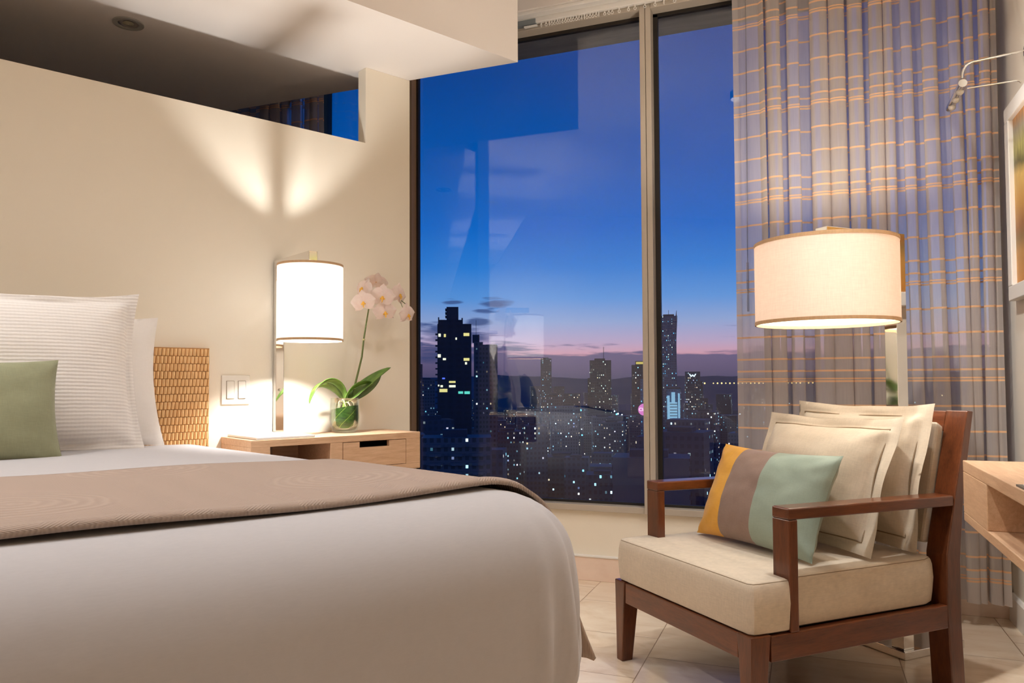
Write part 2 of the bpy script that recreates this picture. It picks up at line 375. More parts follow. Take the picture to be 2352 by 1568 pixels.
# ---------------------------------------------------------------- room shell
def poly_struct(name, poly, z0, z1, mat): return struct(MB().prism(poly, z0, z1).build(name, mat))
xy = lambda v: (v.x, v.y)
P_c = WL(-4.8, 0); P_b = WL(-4.8, 5.6)
poly_struct('floor', [(.95, 3.75), (.95, -3.6), (-5.5, -3.6), (-6.2, 3.75)], -.2, 0, M['floor'])
sof = [xy(WL(.293, .562)), xy(WL(-5.6, .562)), xy(WL(-5.6, -2.2)), (-4.0, 3.158)]
poly_struct('ceiling_soffit', sof, ZW(2.605), 3.0, M['ceil'])
poly_struct('ceiling', [(.95, 3.75), (.95, -3.6), (-6.2, -3.6), (-6.2, 3.75)], 3.0, 3.15, M['ceil'])
# left wall: solid below, open above, with a post at its free end near the window
TH = .075
def wl_poly(s0, s1): return [xy(WL(s0, 0)), xy(WL(s1, 0)), xy(WL(s1, -TH)), xy(WL(s0, -TH))]
mb = MB().prism(wl_poly(-5.5, 0), 0, ZW(2.205)); mb.prism(wl_poly(-.272, 0), ZW(2.205), ZW(2.605) - .001)
struct(mb.build('wall_left', M['wall']))
struct(MB().box(.75, .95, -3.5, 3.75, 0, 3.0).build('wall_right', M['wall_white']))
bk = [xy(WL(-5.4, -2.2)), xy(WL(-5.55, -2.2)), xy(WL(-5.55, 6.7)), xy(WL(-5.4, 6.7))]
struct(MB().prism(bk, 0, 3.0).build('wall_back', M['wall']))
struct(MB().prism([xy(WL(-5.4, -2.05)), xy(WL(-.30, -2.05)), xy(WL(-.30, -2.15)), xy(WL(-5.4, -2.15))], 0, ZW(2.605) - .001).build('wall_bathroom', plaster('grey_bathroom_paint', rgb(206, 196, 184))))
struct(MB().box(-5.9, .749, 3.47, 3.7, 2.79, 3.0).build('wall_header', M['ceil']))
struct(MB().box(-5.9, .749, 3.485, 3.53, 2.772, 2.79).build('trim_1', M['trimwhite'], bevel=.003))
struct(MB().box(-6.0, .749, 3.60, 3.74, 0, .335).build('wall_window', M['wall']))
struct(MB().box(-1.98, .74, 3.582, 3.60, 0, .112).build('baseboard_window', M['stone'], bevel=.002))
struct(MB().box(-1.98, .74, 3.578, 3.60, .112, .121).build('trim_2', M['trimwhite'], bevel=.002))
bb = MB().prism_x([(.738, 0), (.75, 0), (.75, .105), (.745, .105), (.738, .092)], 0, 1)
bb2 = MB(); bb2.v = [(.735 + (p[1] - .738), 0, 0) for p in []]
pr = [(.733, 0), (.7499, 0), (.7499, .108), (.742, .108), (.735, .098)]
o_ = MB(); n_ = len(pr)
o_.v = [(p[0], -3.4, p[1]) for p in pr] + [(p[0], 3.58, p[1]) for p in pr]
o_.f = [tuple(range(n_)), tuple(range(2 * n_ - 1, n_ - 1, -1))] + [(k, n_ + k, n_ + (k + 1) % n_, (k + 1) % n_) for k in range(n_)]; o_.mi = [0] * len(o_.f)
struct(o_.build('baseboard_right', M['trimwhite']))
# windows (y of the glass 3.64)
def window(name, x0, x1, z0, z1, left=None, right=None, head=True, top_clear=None):
    e = bpy.data.objects.new(name, None); C.objects.link(e); e.location = (x0, 3.64, z0); e['kind'] = 'structure'
    L = lambda m: m
    def part(nm, mb, mat, bevel=.002):
        o = mb.build(nm, mat, e, loc=(-x0, -3.64, -z0), bevel=bevel); return o
    part('window_pane', MB().box(x0, x1, 3.636, 3.644, z0 - .01, z1 + .01), M['pane'], 0)
    part('window_sill', MB().box(x0 - .001, x1 + .001, 3.575, 3.675, z0 - .036, z0 - .006), M['alu'])
    g = MB().box(x0, x1, 3.628, 3.652, z0 - .006, z0 + .006)
    if left: g.box(x0, x0 + left, 3.628, 3.652, z0 + .006, z1)
    if right: g.box(x1 - right, x1, 3.628, 3.652, z0 + .006, z1)
    if head: g.box(top_clear or x0, x1, 3.628, 3.652, z1 - .012, z1 + .004)
    part('gasket', g, M['gasket'], 0)
    if head: part('window_head', MB().box(top_clear or x0, x1, 3.56, 3.675, z1 + .004, z1 + .062), M['alu'])
    return e
w1 = window('window_1', -1.958, -.722, .37, 2.725, left=.012, right=.006)
MB().box(-2.06, -1.958, 3.575, 3.675, .334, 2.787).build('window_jamb', pbr('dark_bronze_jamb', rgb(150, 124, 98), .5, .0), w1, loc=(1.958, -3.64, -.37))
w2 = window('window_2', -.668, .745, .37, 2.725, left=.022, right=.012)
mu = MB().box(-.722, -.6965, 3.565, 3.675, .334, 2.787).box(-.6935, -.668, 3.565, 3.675, .334, 2.787)
mu.box(-.6965, -.6935, 3.572, 3.67, .334, 2.787); mu.build('mullion', M['alu'], w2, loc=(.668, -3.64, -.37), bevel=.002)
w3 = window('window_3', -5.6, -2.06, .37, 2.725)
MB().box(-2.556, -2.534, 3.585, 3.68, .37, 2.727).build('mullion', pbr('dark_green_mullion', rgb(36, 50, 52), .5), w3, loc=(5.6, -3.64, -.37))
struct(MB().box(-6.0, 1.2, 3.70, 3.955, 2.765, 2.95).build('exterior_lintel', M['concrete']))
struct(MB().box(-6.0, 1.2, 3.68, 3.70, 2.80, 3.1).build('exterior_wall', M['concrete']))

# ---------------------------------------------------------------- downlights (lit ones added in the main ceiling to fill the room, an unlit one next door)
def downlight(loc, r, label, power=0, col=(.975, .985, 1), group=None):
    t = thing('downlight', label, 'ceiling light', loc, group=group)
    if not power:
        MB().lathe([(r, 0), (r, -.005), (r * .80, -.007), (r * .66, -.004), (r * .66, 0)], 36).build('trim_ring', pbr('grey_ring', rgb(160, 156, 148), .4), t, smooth='auto')
        MB().lathe([(r * .66, -.002), (r * .52, .0), (r * .36, .0)], 32).build('reflector', M['chrome'], t, smooth='auto')
        MB().lathe([(r * .36, -.001), (r * .2, -.004), (0.001, -.006)], 24).build('bulb', pbr('clear_bulb', rgb(200, 190, 160), .1, .4), t, smooth=True)
    else:
        MB().lathe([(r, 0), (r, -.055)], 36).build('housing', M['gasket'], t, smooth='auto')
        MB().lathe([(r, -.055), (r - .003, -.055), (r - .003, -.005)], 36).build('baffle', M['gasket'], t, smooth='auto')
        MB().lathe([(r - .005, -.004), (.001, -.004)], 32).build('lens', M['lens'], t)
        l = bpy.data.lights.new('fill_beam', 'AREA'); l.shape = 'DISK'; l.energy = power; l.color = col; l.size = 2 * r - .02
        lo = bpy.data.objects.new('fill_beam', l); C.objects.link(lo); lo.parent = t; lo.location = (0, 0, -.008)
    return t
M['lens'] = pbr('frosted_lens', rgb(240, 238, 232), .5)
_p = WL(-1.347, -.272); downlight((_p.x, _p.y, ZW(2.605) - .0005), .057, 'small unlit round downlight in the dark ceiling beyond the half wall', 0)
DLW = 2.0; DLB = 7.5
for x, y, g_ in ((.2, 2.35, 15.0), (-.42, 1.75, 9.0), (-1.2, 1.05, 7.0), (-2.35, .6, 22.0), (-2.8, -.43, 24.0), (-3.28, -1.53, 12.0)):  # added to brighten the room; some sit on real but unlit fittings
    downlight((x, y, 2.9995), .058, 'added fill downlight in the white main ceiling, out of view', g_, group='added fill downlights in the main ceiling')

# accent downlight added out of view to brighten the right wall
ac_ = downlight((-.40, 1.55, 2.9995), .058, 'added unseen accent downlight brightening the right wall and its painting', .5)
l = bpy.data.lights.new('accent_fill', 'SPOT'); l.energy = 130; l.color = (1, .95, .88); l.spot_size = math.radians(50); l.spot_blend = .7; l.shadow_soft_size = .05
lo = bpy.data.objects.new('accent_fill', l); C.objects.link(lo); lo.parent = ac_; lo.location = (0, 0, -.11)
lo.rotation_euler = (Vector((.75, 2.55, 1.40)) - Vector((-.40, 1.55, 2.89))).to_track_quat('-Z', 'Y').to_euler()

# ---------------------------------------------------------------- bed
UNIT = WU
BN = WL(-2.03, 0, 0)          # local x = n, y = s + 2.03
def sb(s): return s + 2.03
bed = thing('bed', 'wide bed made up in white with its headboard on the cream wall', 'bed', BN, RW)
MB().box(.06, 2.02, sb(-2.98), sb(-1.10), -.1415, .30).build('bed_base', M['linen'], bed, bevel=.01)
def sstep(a, b, x): t = max(0, min(1, (x - a) / (b - a))); return t * t * (3 - 2 * t)
def rbox(c, h, r, nx, ny, nz, post=None, p=2.0):
    """closed rounded box as a welded grid on the six faces"""
    m = MB()
    def mapp(x, y, z):
        q = [max(-(h[i] - r[i]), min(h[i] - r[i], v)) for i, v in enumerate((x, y, z))]
        d = [((x, y, z)[i] - q[i]) / r[i] for i in range(3)]
        L = sum(abs(a) ** p for a in d) ** (1 / p)
        if L > 1e-9:
            k = max(abs(a) for a in d) / L
            d = [a * k for a in d]
        v = [c[i] + q[i] + d[i] * r[i] for i in range(3)]
        return post(*v) if post else v
    g = lambda t, hh: -hh + 2 * hh * t
    for sgn in (-1, 1):
        m.grid(lambda a, b, sg=sgn: mapp(g(a, h[0]), g(b, h[1]), sg * h[2]), nx, ny)
        m.grid(lambda a, b, sg=sgn: mapp(g(a, h[0]), sg * h[1], g(b, h[2])), nx, nz)
        m.grid(lambda a, b, sg=sgn: mapp(sg * h[0], g(a, h[1]), g(b, h[2])), ny, nz)
    return m
rbox((1.04, 0, .46), (.97, .95, .215), (.07, .07, .07), 20, 20, 8).build('mattress', M['sheet'], bed, smooth=True, weld=True)
# headboard of staggered half-round slats
hb = MB().box(.003, .030, sb(-2.99), sb(-1.075), .42, 1.112); hb.build('headboard', pbr('honey_wood_back', rgb(176, 128, 74), .5), bed)
sl = MB(); rows = 20; cols = 120; s0, s1 = sb(-2.985), sb(-1.078)
cw = (s1 - s0) / cols; rh = (1.108 - .45) / rows
for r_ in range(rows):
    for c_ in range(cols):
        ya = s0 + (c_ + (.5 if r_ % 2 else 0)) * cw; yb = min(ya + cw, s1 + .001)
        if yb - ya < .003: continue
        za = .45 + r_ * rh; zb = za + rh; tb, bt = (.048, .034)
        pts = []
        for q in range(5):
            a = PI * q / 4; pts.append((ya + (yb - ya) * (1 - math.cos(a)) / 2,   .028 + .012 * math.sin(a)))
        o = len(sl.v); n = 5
        sl.v += [(p[1], p[0], za + .0012) for p in pts] + [(p[1] + .006 * (1 if p[1] > .03 else 0), p[0], zb - .0012) for p in pts]
        for q in range(4): sl.f.append((o + q, o + q + 1, o + n + q + 1, o + n + q)); sl.mi.append(0)
        sl.f.append((o, o + 1, o + 2, o + 3, o + 4)); sl.f.append((o + 5, o + 6, o + 7, o + 8, o + 9)); sl.mi += [0, 0]
sl.build('slat_facing', wood('honey_wood_slats', rgb(226, 182, 126), rgb(242, 206, 154), .45, .1, 10, (3, 3, .6), .02), bed, smooth='auto')

# duvet
D0, D1 = .07, 2.17            # n range
def duvet_post(x, y, z):
    # narrower by the nightstands, puffy towards the foot
    k = sstep(.25, 1.35, x)
    y2 = y * (.848 + .152 * k)
    zt = max(0, (z - .40) / .3)
    z2 = z + .012 * zt * math.sin(x * 2.3 + .6) + .006 * zt * math.sin(y * 3.1 + x * 1.7)
    # soft vertical gathers where the cloth turns the foot corners and near the lower hem
    cornerness = max(0, min(1, (abs(y) - .86) / .25)) * max(0, min(1, (x - 1.8) / .3))
    ang = math.atan2(abs(y) - .95, x - 1.95)
    lowk = max(0, min(1, (.52 - z) / .3))
    wr = .020 * math.sin(ang * 13 + z * 5) * cornerness * (.3 + lowk)
    bulge = .02 * math.sin(max(0, min(1, (z - .1) / .58)) * PI) * sstep(1.6, 2.0, x)
    x2 = x + (wr + bulge) * (1 if x > 1.9 else 0) + .006 * math.sin(y * 5 + 1) * sstep(1.9, 2.1, x) * math.sin(z * 7)
    y3 = y2 + math.copysign(wr + bulge * .6, y2) * (1 if abs(y2) > .9 else 0)
    return (x2, y3, z2)
cD = ((D0 + D1) / 2, 0, .40); hD = ((D1 - D0) / 2, 1.152, .30)
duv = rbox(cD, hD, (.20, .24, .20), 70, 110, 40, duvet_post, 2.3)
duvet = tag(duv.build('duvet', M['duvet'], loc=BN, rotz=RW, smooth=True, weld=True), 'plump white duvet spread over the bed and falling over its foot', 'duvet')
# top silhouette helper of the duvet: section at given x
def duvet_section(x, a, off):
    """a from 0 (right side hem) to 1 (left side), path over the duvet at n = x, lifted by off"""
    hy, rz, ry = hD[1], .20, .24
    zt, zb = .70, .19
    arc = PI / 2 * (rz + ry) / 2
    Ls = [zt - rz - zb, arc, 2 * (hy - ry), arc, zt - rz - .3]
    tot = sum(Ls); d = a * tot
    def se(t):  # superellipse quarter p=2.3
        return math.cos(t) ** (2 / 2.3), math.sin(t) ** (2 / 2.3)
    if d < Ls[0]: y = hy + off; z = zb + d
    elif d < Ls[0] + Ls[1]:
        t = (d - Ls[0]) / Ls[1] * PI / 2; c, s_ = se(t); y = hy - ry + (ry + off) * c; z = zt - rz + (rz + off) * s_
    elif d < sum(Ls[:3]): y = hy - ry - (d - Ls[0] - Ls[1]); z = zt + off
    elif d < sum(Ls[:4]):
        t = (d - sum(Ls[:3])) / Ls[3] * PI / 2; c, s_ = se(PI / 2 - t); y = -(hy - ry) - (ry + off) * c; z = zt - rz + (rz + off) * s_
    else: y = -(hy + off); z = zt - rz - (d - sum(Ls[:4]))
    return y, z
R0, R1 = 1.17, 1.985
def run_pt(a, b, th=0.0):
    # b: 0 head edge .. 1 hem; small skew of the cloth and a rolled hem
    x = R0 + (R1 - R0) * b + .015 * math.sin(a * 9) 
    off = .010 + th + .006 * math.sin(PI * b) + .004 * math.sin(a * 23 + b * 3)
    if b > .93: off += .006 * math.sin((b - .93) / .07 * PI)
    y, z = duvet_section(x, a, off)
    # flare of the hanging side
    fl = max(0, (.55 - z) / .4) if y > .9 else 0
    y += .15 * fl * fl * (.4 + .6 * b)
    X, Y, Z = duvet_post(x, y, z) if True else (x, y, z)
    # the duvet rounds off towards the foot
    if X > cD[0] + hD[0] - .20:
        d = (X - (cD[0] + hD[0] - .20)) / .20
        Z -= .20 * (1 - (1 - min(d, 1) ** 2.3) ** (1 / 2.3)) * (1 if z > .6 else .6 * max(0, (z - .4) / .2)) 
    return (X, Y, Z)
rn = MB()
rn.grid(lambda a, b: run_pt(a, b, 0), 150, 34)
ru = rn.build('bed_runner', M['runner'], loc=BN, rotz=RW, smooth=True)
so = ru.modifiers.new('thick', 'SOLIDIFY'); so.thickness = .009; so.offset = 1
tag(ru, 'taupe embossed bed runner laid across the white duvet', 'bed runner')

# ---------------------------------------------------------------- pillows
def cushion(w_, h_, t_, flange=0.0, pull=.05, nx=44, ny=36, seed=0, wr=.004, tb=None, expo=.55):
    """local x across, z up (bottom at 0), y front(-)/back(+)"""
    mb = MB(); tb = t_ if tb is None else tb
    fx = 1 - 2 * flange / w_; fz = 1 - 2 * flange / h_
    EG = .06
    def wq(t, f):                        # grid lines fall on the seam of the flat border
        if f >= 1: return 2 * t - 1
        if t < EG: return -1 + (1 - f) * t / EG
        if t > 1 - EG: return f + (1 - f) * (t - 1 + EG) / EG
        return -f + 2 * f * (t - EG) / (1 - 2 * EG)
    def surf(a, b, side):
        u_, v_ = wq(a, fx), wq(b, fz)
        x = u_ * (1 - pull * (1 - v_ * v_) * abs(u_) ** 2); z = v_ * (1 - pull * (1 - u_ * u_) * abs(v_) ** 2)
        uu, vv = min(1, abs(u_) / fx), min(1, abs(v_) / fz)
        th = ((1 - uu ** 2.4) * (1 - vv ** 2.4)) ** expo
        T = (t_ if side < 0 else tb) / 2 * th
        ed = 0.0 if (abs(u_) > .999 or abs(v_) > .999) else (.003 if flange else .0)
        n = mnoise.noise(Vector((u_ * 2.2 + seed, v_ * 2.2, side * .7 + seed))) * wr * .9 + mnoise.noise(Vector((u_ * 6 + seed, v_ * 5, side + 3))) * wr * .45
        k = max(0, uu + vv - 1.15)
        n += .005 * k * math.sin((uu - vv) * 15 + seed) * (1 if wr > 0 else 0)
        fw_ = 0.0
        if flange and (uu >= 1 or vv >= 1): fw_ = .006 * math.sin(u_ * 7 + v_ * 5 + seed)
        return (x * w_ / 2, side * (T + ed) + n * (1 if th > .02 else .2) + fw_, (z + 1) * h_ / 2)
    for side in (-1, 1): mb.grid(lambda a, b, s_=side: surf(a, b, s_), nx, ny)
    mb.surf = surf
    return mb
def seam_loop(w_, h_, t_, flange, pull, side=-1, r=.0016):
    return None
def frame_from(bl, br, tl, tr):
    """matrix: x along the bottom edge as seen, z up the cushion, origin bottom centre"""
    o = (bl + br) / 2; x = ((br - bl) + (tr - tl)).normalized(); zt = ((tl + tr) / 2 - o); z = (zt - x * zt.dot(x)).normalized(); y = z.cross(x)
    return Matrix(((x.x, y.x, z.x, o.x), (x.y, y.y, z.y, o.y), (x.z, y.z, z.z, o.z), (0, 0, 0, 1)))
def pill(name, label, mat, corners, w_, h_, t_, mats=None, **kw):
    mb = cushion(w_, h_, t_, **kw)
    o = mb.build(name, mat, smooth=True, weld=True); o.matrix_world = frame_from(*corners); tag(o, label, 'pillow' if 'bed' in label else 'cushion'); return o
# on the bed (corners in s, n, z); x axis runs left to right in the photograph
zb_ = .694
pill('bed_pillow', 'smooth white pillow behind the ribbed one, against the woven headboard of the bed', M['sheet'],
     (WL(-2.05, .17, zb_), WL(-1.31, .17, zb_), WL(-2.06, .115, 1.165), WL(-1.31, .115, 1.205)), .76, .53, .14, pull=.08, seed=2, wr=.005)
eu = pill('bed_pillow', 'large white ribbed square pillow with a flat border on the bed', M['euro'],
     (WL(-2.16, .38, zb_), WL(-1.435, .38, zb_), WL(-2.20, .25, 1.305), WL(-1.505, .25, 1.305)), .74, .625, .19, flange=.032, pull=.095, seed=5, wr=.003, nx=51, ny=51)
pill('bed_pillow', 'small sage green pillow leaning on the ribbed white pillow of the bed', M['green_lin'],
     (WL(-2.20, .57, zb_), WL(-1.745, .57, zb_), WL(-2.20, .47, 1.02), WL(-1.745, .47, 1.02)), .47, .36, .15, pull=.075, seed=9, wr=.005)
# ---------------------------------------------------------------- armchair
UNIT = 1.0
ac = thing('armchair', 'dark mahogany armchair with a beige linen seat facing the bed', 'armchair', CH(1.956, 1.825, 0), RC)
cx = lambda u: 1.956 - u
cyv = lambda v: v - 1.825
XO = .344
def tapered(x0, x1, y0, y1, z0, z1, bx0, bx1, by0, by1):
    return MB().quadbox([(bx0, by0, z0), (bx1, by0, z0), (bx1, by1, z0), (bx0, by1, z0), (x0, y0, z1), (x1, y0, z1), (x1, y1, z1), (x0, y1, z1)])
yF = cyv(1.40)
for sg in (1, -1):
    xo, xi, bi = sg * XO, sg * (XO - .06), sg * (XO - .040)
    bo = sg * (XO - .006)
    leg = tapered(min(xo, xi), max(xo, xi), yF, yF + .066, 0, .272, min(bo, bi), max(bo, bi), yF + .001, yF + .044)
    leg.build('leg', M['mahog'], ac, bevel=.003)
    # rear leg and back post in one plank, kinked at the seat
    prof = [(2.172, 0), (2.230, 0), (2.219, .20), (2.220, .40), (2.243, .60), (2.296, .855), (2.268, .857), (2.203, .60), (2.160, .42), (2.156, .26)]
    pw = .072
    pm = MB().prism_x([(cyv(a), b) for a, b in prof], min(xo, sg * (XO - pw)), max(xo, sg * (XO - pw)))
    pm.build('back_post', M['mahog'], ac, bevel=.003)
    MB().box(min(xo, sg * (XO - .028)), max(xo, sg * (XO - .028)), yF + .066, cyv(2.157), .199, .268).build('side_rail', M['mahog_y'], ac, bevel=.002)
    MB().box(min(xo, sg * (XO - .066)), max(xo, sg * (XO - .066)), cyv(1.536), cyv(1.566), .268, .572).build('arm_post', M['mahog'], ac, bevel=.003)
    am = MB().quadbox([(sg * XO if q else sg * (XO - .066), y, z) for (q, y, z) in ((0, cyv(1.535), .572), (1, cyv(1.535), .572), (1, cyv(2.196), .566), (0, cyv(2.196), .566), (0, cyv(1.535), .604), (1, cyv(1.535), .604), (1, cyv(2.196), .598), (0, cyv(2.196), .598))])
    am.build('armrest', M['mahog_y'], ac, bevel=.004)
MB().box(-XO + .06, XO - .06, yF + .004, yF + .030, .202, .270).build('front_rail', M['mahog_x'], ac, bevel=.002)
MB().box(-XO + .072, XO - .072, cyv(2.175), cyv(2.205), .199, .268).build('back_rail', M['mahog_x'], ac, bevel=.002)
MB().box(-XO + .03, XO - .03, yF + .035, cyv(2.15), .225, .262).build('seat_deck', M['dark'], ac)
MB().prism_x([(cyv(2.252), .79), (cyv(2.278), .79), (cyv(2.290), .853), (cyv(2.268), .855)], -XO + .072, XO - .072).build('crest_rail', M['mahog_x'], ac, bevel=.003)
MB().prism_x([(cyv(2.150), .445), (cyv(2.185), .44), (cyv(2.266), .80), (cyv(2.232), .822)], -XO + .076, XO - .076).build('back_panel', M['linen'], ac, bevel=.008)
# seat cushion: outline with notches round the arm posts
xs = XO - .004
n0, n1 = cyv(1.545), cyv(1.557)
half = [(0, yF + .004), (xs - .02, yF + .004), (xs - .004, yF + .016), (xs, yF + .04), (xs, n0 - .004), (xs - .054, n0), (xs - .054, n1), (xs - .02, n1 + .003), (xs - .016, n1 + .03), (xs - .012, cyv(2.09)), (xs - .03, cyv(2.135)), (xs - .075, cyv(2.145)), (0, cyv(2.145))]
ol = half + [(-x, y) for x, y in half[::-1] if x > 0]
def inset(pl, d):
    n = len(pl); out = []
    for k in range(n):
        p0, p1, p2 = Vector(pl[k - 1]), Vector(pl[k]), Vector(pl[(k + 1) % n])
        e1 = (p1 - p0).normalized(); e2 = (p2 - p1).normalized()
        nn = Vector((-e1.y - e2.y, e1.x + e2.x)); nn = nn.normalized() if nn.length > 1e-6 else Vector((-e1.y, e1.x))
        out.append((p1.x + nn.x * d, p1.y + nn.y * d))
    return out
lay = [(.270, .014), (.276, .004), (.300, .0), (.345, -.004), (.385, -.001), (.402, .003), (.409, .008), (.413, .016)]
cs = MB(); nO = len(ol)
for z, d in lay:
    for p in inset(ol, d): cs.v.append((p[0], p[1], z + (.006 * math.sin(p[0] * 8) if .28 < z < .40 else 0)))
for j in range(len(lay) - 1):
    for k in range(nO): cs.f.append((j * nO + k, j * nO + (k + 1) % nO, (j + 1) * nO + (k + 1) % nO, (j + 1) * nO + k)); cs.mi.append(0)
cs.f.append(tuple(range(nO - 1, -1, -1))); cs.f.append(tuple((len(lay) - 1) * nO + k for k in range(nO))); cs.mi += [0, 0]
seat = cs.build('seat_cushion', M['linen_seat'], ac, smooth='auto')
pp = [(p[0], p[1], .4075) for p in inset(ol, .0075)]; pp.append(pp[0])
MB().tube(pp, .0013, 6).build('piping', M['seam'], seat)

# cushions on the chair (u, v, z)
def three_stripe(corners, w_, h_, t_, label):
    o = thing('striped_cushion', label, 'cushion', mw=frame_from(*corners))
    for nm, mat, a0, a1 in (('yellow_panel', M['yellow'], 0, .27), ('taupe_panel', M['taupe_silk'], .27, .56), ('sage_panel', M['sage_silk'], .56, 1)):
        full = cushion(w_, h_, t_, pull=.07, nx=101, ny=36, seed=3, wr=.005)
        keep = MB(); keep.v = full.v
        cols = 100; i0, i1 = round(a0 * cols), round(a1 * cols)
        for side in range(2):
            for j in range(35):
                for i in range(i0, i1):
                    keep.f.append(full.f[side * 35 * 100 + j * 100 + i]); keep.mi.append(0)
        m = MB(); used = {}
        for f in keep.f:
            nf = []
            for vi in f:
                if vi not in used: used[vi] = len(m.v); m.v.append(keep.v[vi])
                nf.append(used[vi])
            m.f.append(tuple(nf)); m.mi.append(0)
        p = m.build(nm, mat, smooth=True, weld=True); p.parent = o
        p['label'] = {'yellow_panel': 'mustard yellow silk end', 'taupe_panel': 'taupe silk middle band', 'sage_panel': 'sage green silk end'}[nm]
    return o
zc = .421
three_stripe((CH(2.205, 1.685, zc), CH(1.706, 1.70, zc), CH(2.205, 1.828, .73), CH(1.706, 1.828, .73)), .525, .335, .15, 'silk cushion in yellow, taupe and sage stripes in front on the armchair')
def flanged(corners, w_, h_, t_, label, seed, tb):
    o = pill('linen_cushion', label, M['linen'], corners, w_, h_, t_, flange=.04, pull=.06, seed=seed, wr=.006, nx=51, ny=51, tb=tb)
    # stitched line where the flat border starts, seen on the front face
    fx, fz = 1 - .08 / w_, 1 - .08 / h_
    sf = cushion(w_, h_, t_, flange=.04, pull=.06, seed=seed, wr=.006, nx=2, ny=2, tb=tb).surf
    pts = []
    K = 60
    lo_, hi_ = .0585, .9415; g_ = lambda k: lo_ + (hi_ - lo_) * k / K
    ring = [(g_(k), lo_) for k in range(K)] + [(hi_, g_(k)) for k in range(K)] + [(g_(K - k), hi_) for k in range(K)] + [(lo_, g_(K - k)) for k in range(K + 1)]
    for a, b in ring:
        p = sf(a, b, -1); pts.append((p[0], p[1] - .0008, p[2]))
    st = MB().tube(pts, .0022, 6, cap=False).build('stitching', M['seam']); st.parent = o
    return o
flanged((CH(2.246, 1.905, zc), CH(1.664, 1.90, zc), CH(2.246, 2.055, .835), CH(1.664, 2.055, .835)), .582, .445, .18, 'beige linen cushion with a flat border directly behind the striped silk one', 4, .10)
flanged((CH(2.244, 2.09, zc), CH(1.66, 2.085, zc), CH(2.244, 2.195, .872), CH(1.66, 2.19, .872)), .584, .47, .17, 'rearmost beige linen cushion, resting on the back of the armchair', 11, .06)

# ---------------------------------------------------------------- nightstand with lamp
UNIT = WU
def nightstand(loc, label, flip=1):
    """x out of wall, y along it; built about its middle (-.586)"""
    t = thing('nightstand', label, 'nightstand', loc, RW, group=None)
    Y = lambda s: (s + .5865) * flip
    D = .34; z0, z1 = .54, .716
    def bx(m, s0, s1, n0, n1, za, zb): a, b = sorted((Y(s0), Y(s1))); return m.box(n0, n1, a, b, za, zb)
    m = MB(); bx(m, -1.01, -.163, .002, D, z1 - .030, z1); bx(m, -1.01, -.163, .002, D, z0, z0 + .026)
    bx(m, -1.01, -.925, .002, D, z0 + .026, z1 - .03); bx(m, -.645, -.584, .002, D, z0 + .026, z1 - .03); bx(m, -.244, -.163, .002, D, z0 + .026, z1 - .03)
    bx(m, -.925, -.244, .002, .014, z0 + .026, z1 - .03)
    m.build('carcass', M['oak'], t, bevel=.0015)
    d = MB(); bx(d, -.5815, -.498, D - .02, D + .0005, .5685, .6835); bx(d, -.339, -.2465, D - .02, D + .0005, .5685, .6835); bx(d, -.498, -.339, D - .02, D + .0005, .5685, .657)
    dr = d.build('drawer', M['oak'], t)
    b2 = MB(); bx(b2, -.575, -.255, .03, D - .021, .572, .655); b2.build('drawer_box', M['dark'], dr)
    pl = MB(); bx(pl, -.905, -.775, .0145, .020, .60, .675); pl.build('outlet_plate', pbr('grey_outlet_plate', rgb(176, 158, 138), .5), t, bevel=.002)['label'] = 'grey outlet plate at the back of the open niche'
    return t
nightstand(WL(-.5865, 0, 0), 'pale oak wall-hung nightstand with one drawer beside the window')
nightstand(WL(-3.475, 0, 0), 'pale oak wall-hung nightstand on the far side of the bed', -1)
def bedside_lamp(s_pole, label, flip=1):
    t = thing('bedside_lamp', label, 'lamp', WL(s_pole, 0, .7165), RW)
    zz = lambda z: z - .7165
    a, b = sorted((-.235 * flip, .03 * flip))
    MB().box(.006, .335, a, b, 0, .011).build('base_plate', pbr('white_lacquered_plate', rgb(236, 234, 230), .07), t, bevel=.002)
    pole = MB().box(.004, .034, -.02, .02, .011, zz(1.537)).build('pole', M['chrome'], t, bevel=.0015)
    MB().box(.034, .372, -.02, .02, zz(1.495), zz(1.537)).build('arm', M['chrome'], t, bevel=.0015)
    MB().tube([(.034, 0, zz(.925)), (.044, 0, zz(.925))], .006, 12).build('switch', M['chrome'], pole)
    c = (.345, 0); R = .142; zt, zb = zz(1.478), zz(1.140)
    MB().lathe([(R, zb), (R, zt), (R - .002, zt), (R - .002, zb), (R, zb)], 56, (c[0], c[1], 0)).build('lamp_shade', M['shade'], t, smooth='auto')
    for za in (zb, zt - .010): MB().lathe([(R + .0012, za), (R + .0012, za + .010), (R - .004, za + .010), (R - .004, za), (R + .0012, za)], 56, (c[0], c[1], 0)).build('shade_binding', M['shade_trim'], t, smooth='auto')
    st = MB().tube([(c[0], c[1], zz(1.495)), (c[0], c[1], zz(1.300))], .006, 10)
    for k in range(3):
        an = 2 * PI * k / 3 + .4; st.tube([(c[0], c[1], zt - .012), (c[0] + (R - .003) * math.cos(an), c[1] + (R - .003) * math.sin(an), zt - .012)], .0018, 6)
    st.build('shade_holder', M['chrome'], t, smooth='auto')
    MB().ball((c[0], c[1], zz(1.272)), .026, 16, 10).build('bulb', M['bulb_bed'], t, smooth=True)
    return t
bedside_lamp(-.748, 'chrome bedside lamp with a glowing white drum shade by the orchid')
bedside_lamp(-3.31, 'chrome bedside lamp with white drum shade on the far side of the bed', -1)
